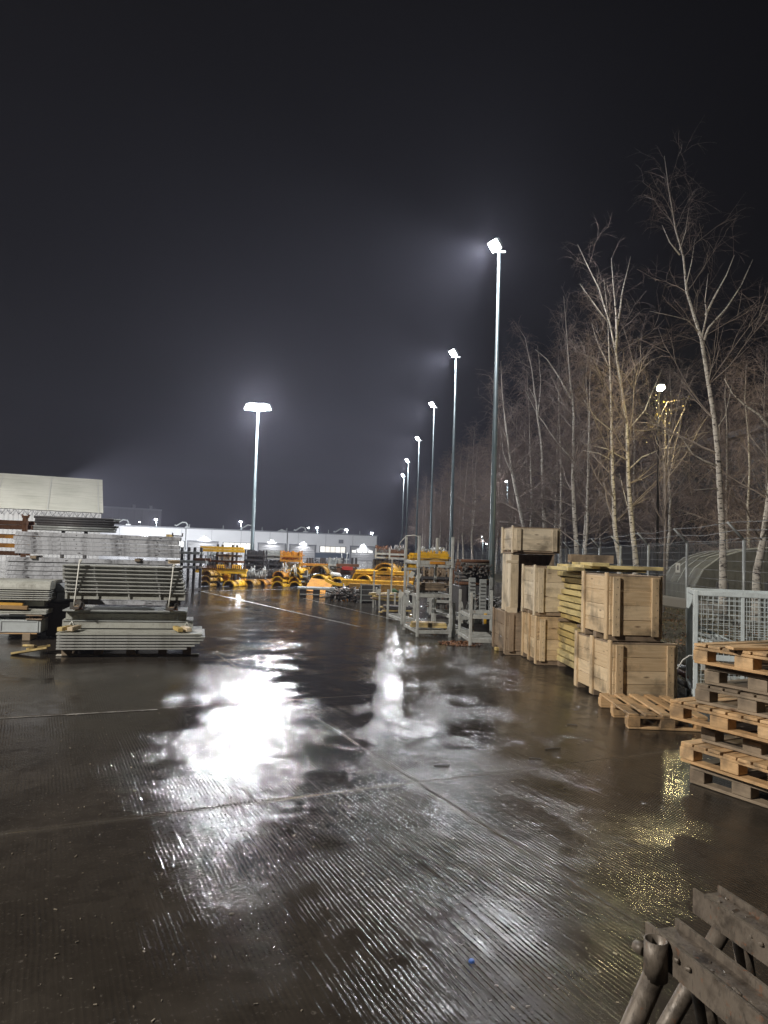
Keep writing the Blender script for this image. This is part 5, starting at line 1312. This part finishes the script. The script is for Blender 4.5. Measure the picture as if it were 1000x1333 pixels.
# the dense rows behind and beside them: four kinds, copied
vts = []
for i in range(4):
    r_ = random.Random(100 + i); H = [14.5, 13.5, 15.5, 12.5][i]; x = 0; y_ = 0; pts = [Vector((0, 0, 0))]
    for k_ in range(1, 8): x += r_.uniform(-.18, .16); y_ += r_.uniform(-.15, .15); pts.append(Vector((x, y_, H * k_ / 7)))
    vts.append(birch('bare birch', pts, .13, 200 + i, (), auto=34, spread=1.05, dens=[3.4, 3.6, 3.4, 3.8][i], rr=.0088, loc=(9, 50, 0), tw=.9))
spots = []
r_ = random.Random(5)
for D, X in ((38, 10.8), (46, 9.2), (49, 11.6), (52, 9.0), (56, 11), (59, 8.7), (63, 10.4), (66, 8.4), (70, 10.8), (74, 8.3), (79, 9.8), (84, 8.0), (90, 9.6), (96, 7.8), (103, 9.0), (110, 7.6), (118, 8.8), (127, 7.2), (138, 8.5), (150, 7.0), (165, 7.5),
            (33, 13.5), (40, 14), (47, 14.5), (55, 14), (64, 13.5), (75, 13), (88, 13), (28, 13.8), (24, 12.6), (30, 16), (36, 17), (43, 18), (52, 18), (27, 17), (23, 15)): spots.append((X + r_.uniform(-.4, .4), D))
for i, (X, D) in enumerate(spots):
    row = 'bare birch in the dense front row of trees receding beside the poles' if X < 12 else 'bare birch in the dark wood deep behind the fence'
    s_ = r_.uniform(.9, 1.1) * (1.0 if X < 12 else .86)
    if D < 33: s_ *= .8
    o = vts[i % 4] if i < 4 else dup(vts[i % 4], (0, 0, 0))
    o.location = (X, D, 0); o.rotation_euler = (0, 0, r_.random() * 6.28); o.scale = (s_, s_, s_)
    o['label'] = row; o['group'] = row.replace('bare birch in', 'bare birches in')
# warmly lit retained leaves round the yellow lamp
m = MB(); r_ = random.Random(9); c = P(866, 545, 20.6)
for i in range(330):
    v_ = Vector((r_.gauss(0, .28), r_.gauss(0, .3), r_.gauss(0, .36))); s_ = r_.uniform(.014, .034); q = rot(r_.random() * 6, r_.random() * 6, r_.random() * 6)
    m.quad(*[c + v_ + q @ Vector(w_) * s_ for w_ in ((-1, 0, 0), (0, -.6, 0), (1, 0, 0), (0, .6, 0))])
lf = N('yellowing_leaves'); isl = lf.n('ShaderNodeNewGeometry').outputs['Random Per Island']; lm_ = lf.out(lf.mix(isl, (.16, .12, .03), (.34, .26, .07)), .5, 0)
st = T('shrub', 'small tree with yellow leaves glowing below the yellow street lamp', 'shrub', (c.x, c.y, 0))
for v_ in range(len(m.v)): m.v[v_] = (m.v[v_][0] - c.x, m.v[v_][1] - c.y, m.v[v_][2])
m.build('foliage', lm_, st)
sm_ = MB(); r2 = random.Random(4)
for i in range(26):
    l_ = grow(r2, Vector((0, 0, c.z - 3.2 + i * .08)), Vector((r2.uniform(-.5, .5), r2.uniform(-.5, .5), 1)), r2.uniform(1.5, 3.0), 7, .1, .03); tri_path(sm_, l_, .012, .003)
sm_.path([(0, 0, 0), (.05, 0, c.z * .5), (0, 0, c.z)], [.05, .035, .012], 6); sm_.build('trunk', TWIG, st)

# litter, grass and stones on the verge
def m_blade():
    k = N('winter_grass'); isl = k.n('ShaderNodeNewGeometry').outputs['Random Per Island']
    return k.out(k.mix(isl, (.06, .065, .02), (.24, .18, .08)), .7, 0)
m = MB(); r_ = random.Random(31)
for i in range(15000):
    y = 6 + 22 * r_.random() ** 1.4; ex = edge_x(y); x = ex + .08 + (fence_x(y) + 1.8 - ex) * r_.random(); z = vz(x, y, ex) - .01
    h = r_.uniform(.02, .10); a = r_.random() * 6.28; w_ = r_.uniform(.004, .012); dx, dy = math.cos(a), math.sin(a); lx, ly = r_.uniform(-.06, .06), r_.uniform(-.06, .06)
    m.quad((x - dx * w_, y - dy * w_, z), (x + dx * w_, y + dy * w_, z), (x + lx, y + ly, z + h))
tag(m.build('verge_grass', m_blade()), 'sparse brownish winter grass on the verge between crates and fence', 'grass', kind='stuff')
m = MB()
for i in range(6000):
    y = 6 + 22 * r_.random() ** 1.4; ex = edge_x(y); x = ex + .04 + (fence_x(y) + 1 - ex) * r_.random(); z = vz(x, y, ex) + r_.uniform(.0, .03)
    s_ = r_.uniform(.012, .035); q = rot(r_.uniform(-.7, .7), r_.uniform(-.7, .7), r_.random() * 6); m.quad(*[Vector((x, y, z + .01)) + q @ Vector(w_) * s_ for w_ in ((-1, 0, 0), (0, -.6, 0), (1, 0, 0), (0, .6, 0))])
tag(m.build('leaf_litter', LEAF), 'leaf litter scattered over the grassy verge', 'leaves', kind='stuff')
def m_tarp():
    k = N('dirty_tarp'); ob = k.coord('Object'); a = k.noise(ob, 1.2, 6, .65); b = k.noise(k.coord('Object', (3, 3, .6)), 1.5, 4)
    col = k.mix(k.ramp(a, .35, .7), (.13, .125, .09), (.06, .06, .042)); return k.out(col, .6, 0, k.bump(b, .8, .06))
p = P(905, 775, 21.5); t = T('tarp_shelter', 'rounded olive grey tarpaulin shelter standing beyond the fence at the right', 'shelter', (p.x, p.y, 0), R(-14))
Ht = P(950, 716, 21.5).z; pr_ = []; Wt = 5.5
prof = [(0, 0), (.0, Ht * .45), (.25, Ht * .70), (.7, Ht * .88), (1.4, Ht * 1.0), (2.8, Ht * 1.08), (4.2, Ht * 1.0), (5.0, Ht * .8), (5.5, Ht * .4), (5.5, 0)]
MB().prism([(x, z) for x, z in prof], (0, 0, 0), (0, 7, 0)).build('tarp', m_tarp(), t)
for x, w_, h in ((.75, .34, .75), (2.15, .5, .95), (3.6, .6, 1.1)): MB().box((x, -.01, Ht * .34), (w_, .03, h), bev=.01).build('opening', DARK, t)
m = MB()
for q in range(5): m.path([(x, q * 1.6 + .1, z + .02) for x, z in prof[1:9]], .02, 5)
m.build('hoop', GALP, t)
p = P(884, 786, 17.2); t = T('concrete_slab', 'pale concrete slab lying on the ground behind the fence', 'slab', (p.x, p.y, p.z - .1), R(-16)); MB().box((0, 0, .12), (1.9, .6, .24), rot(0, R(6), 0), bev=.03).build('slab_body', m_clad('rough_concrete', (.33, .31, .27)), t)
# long dark pipes and red channel lying on the verge behind the crates
for i, (x0, y0, x1, y1, D0, D1, mt, lb) in enumerate(((872, 868, 905, 885, 9.9, 8.8, REDP, 'dark red steel channel lying on the verge edge behind the nearest crate'), (872, 880, 905, 900, 9.6, 8.6, DARK, 'dark steel tube lying below the red channel'), (868, 870, 903, 872, 10.6, 9.4, GALV, 'grey steel tube lying on the verge above the red channel'))):
    a, b = P(x0, y0, D0), P(x1, y1, D1); tag(MB().tube((a.x, a.y, max(a.z, .1)), (b.x, b.y, max(b.z, .1)), .04, n=8).build('steel_tube', m_metal('dull_maroon_%d' % i, (.16, .04, .035)) if i == 0 else mt), lb, 'tube', 'tubes lying on the verge')
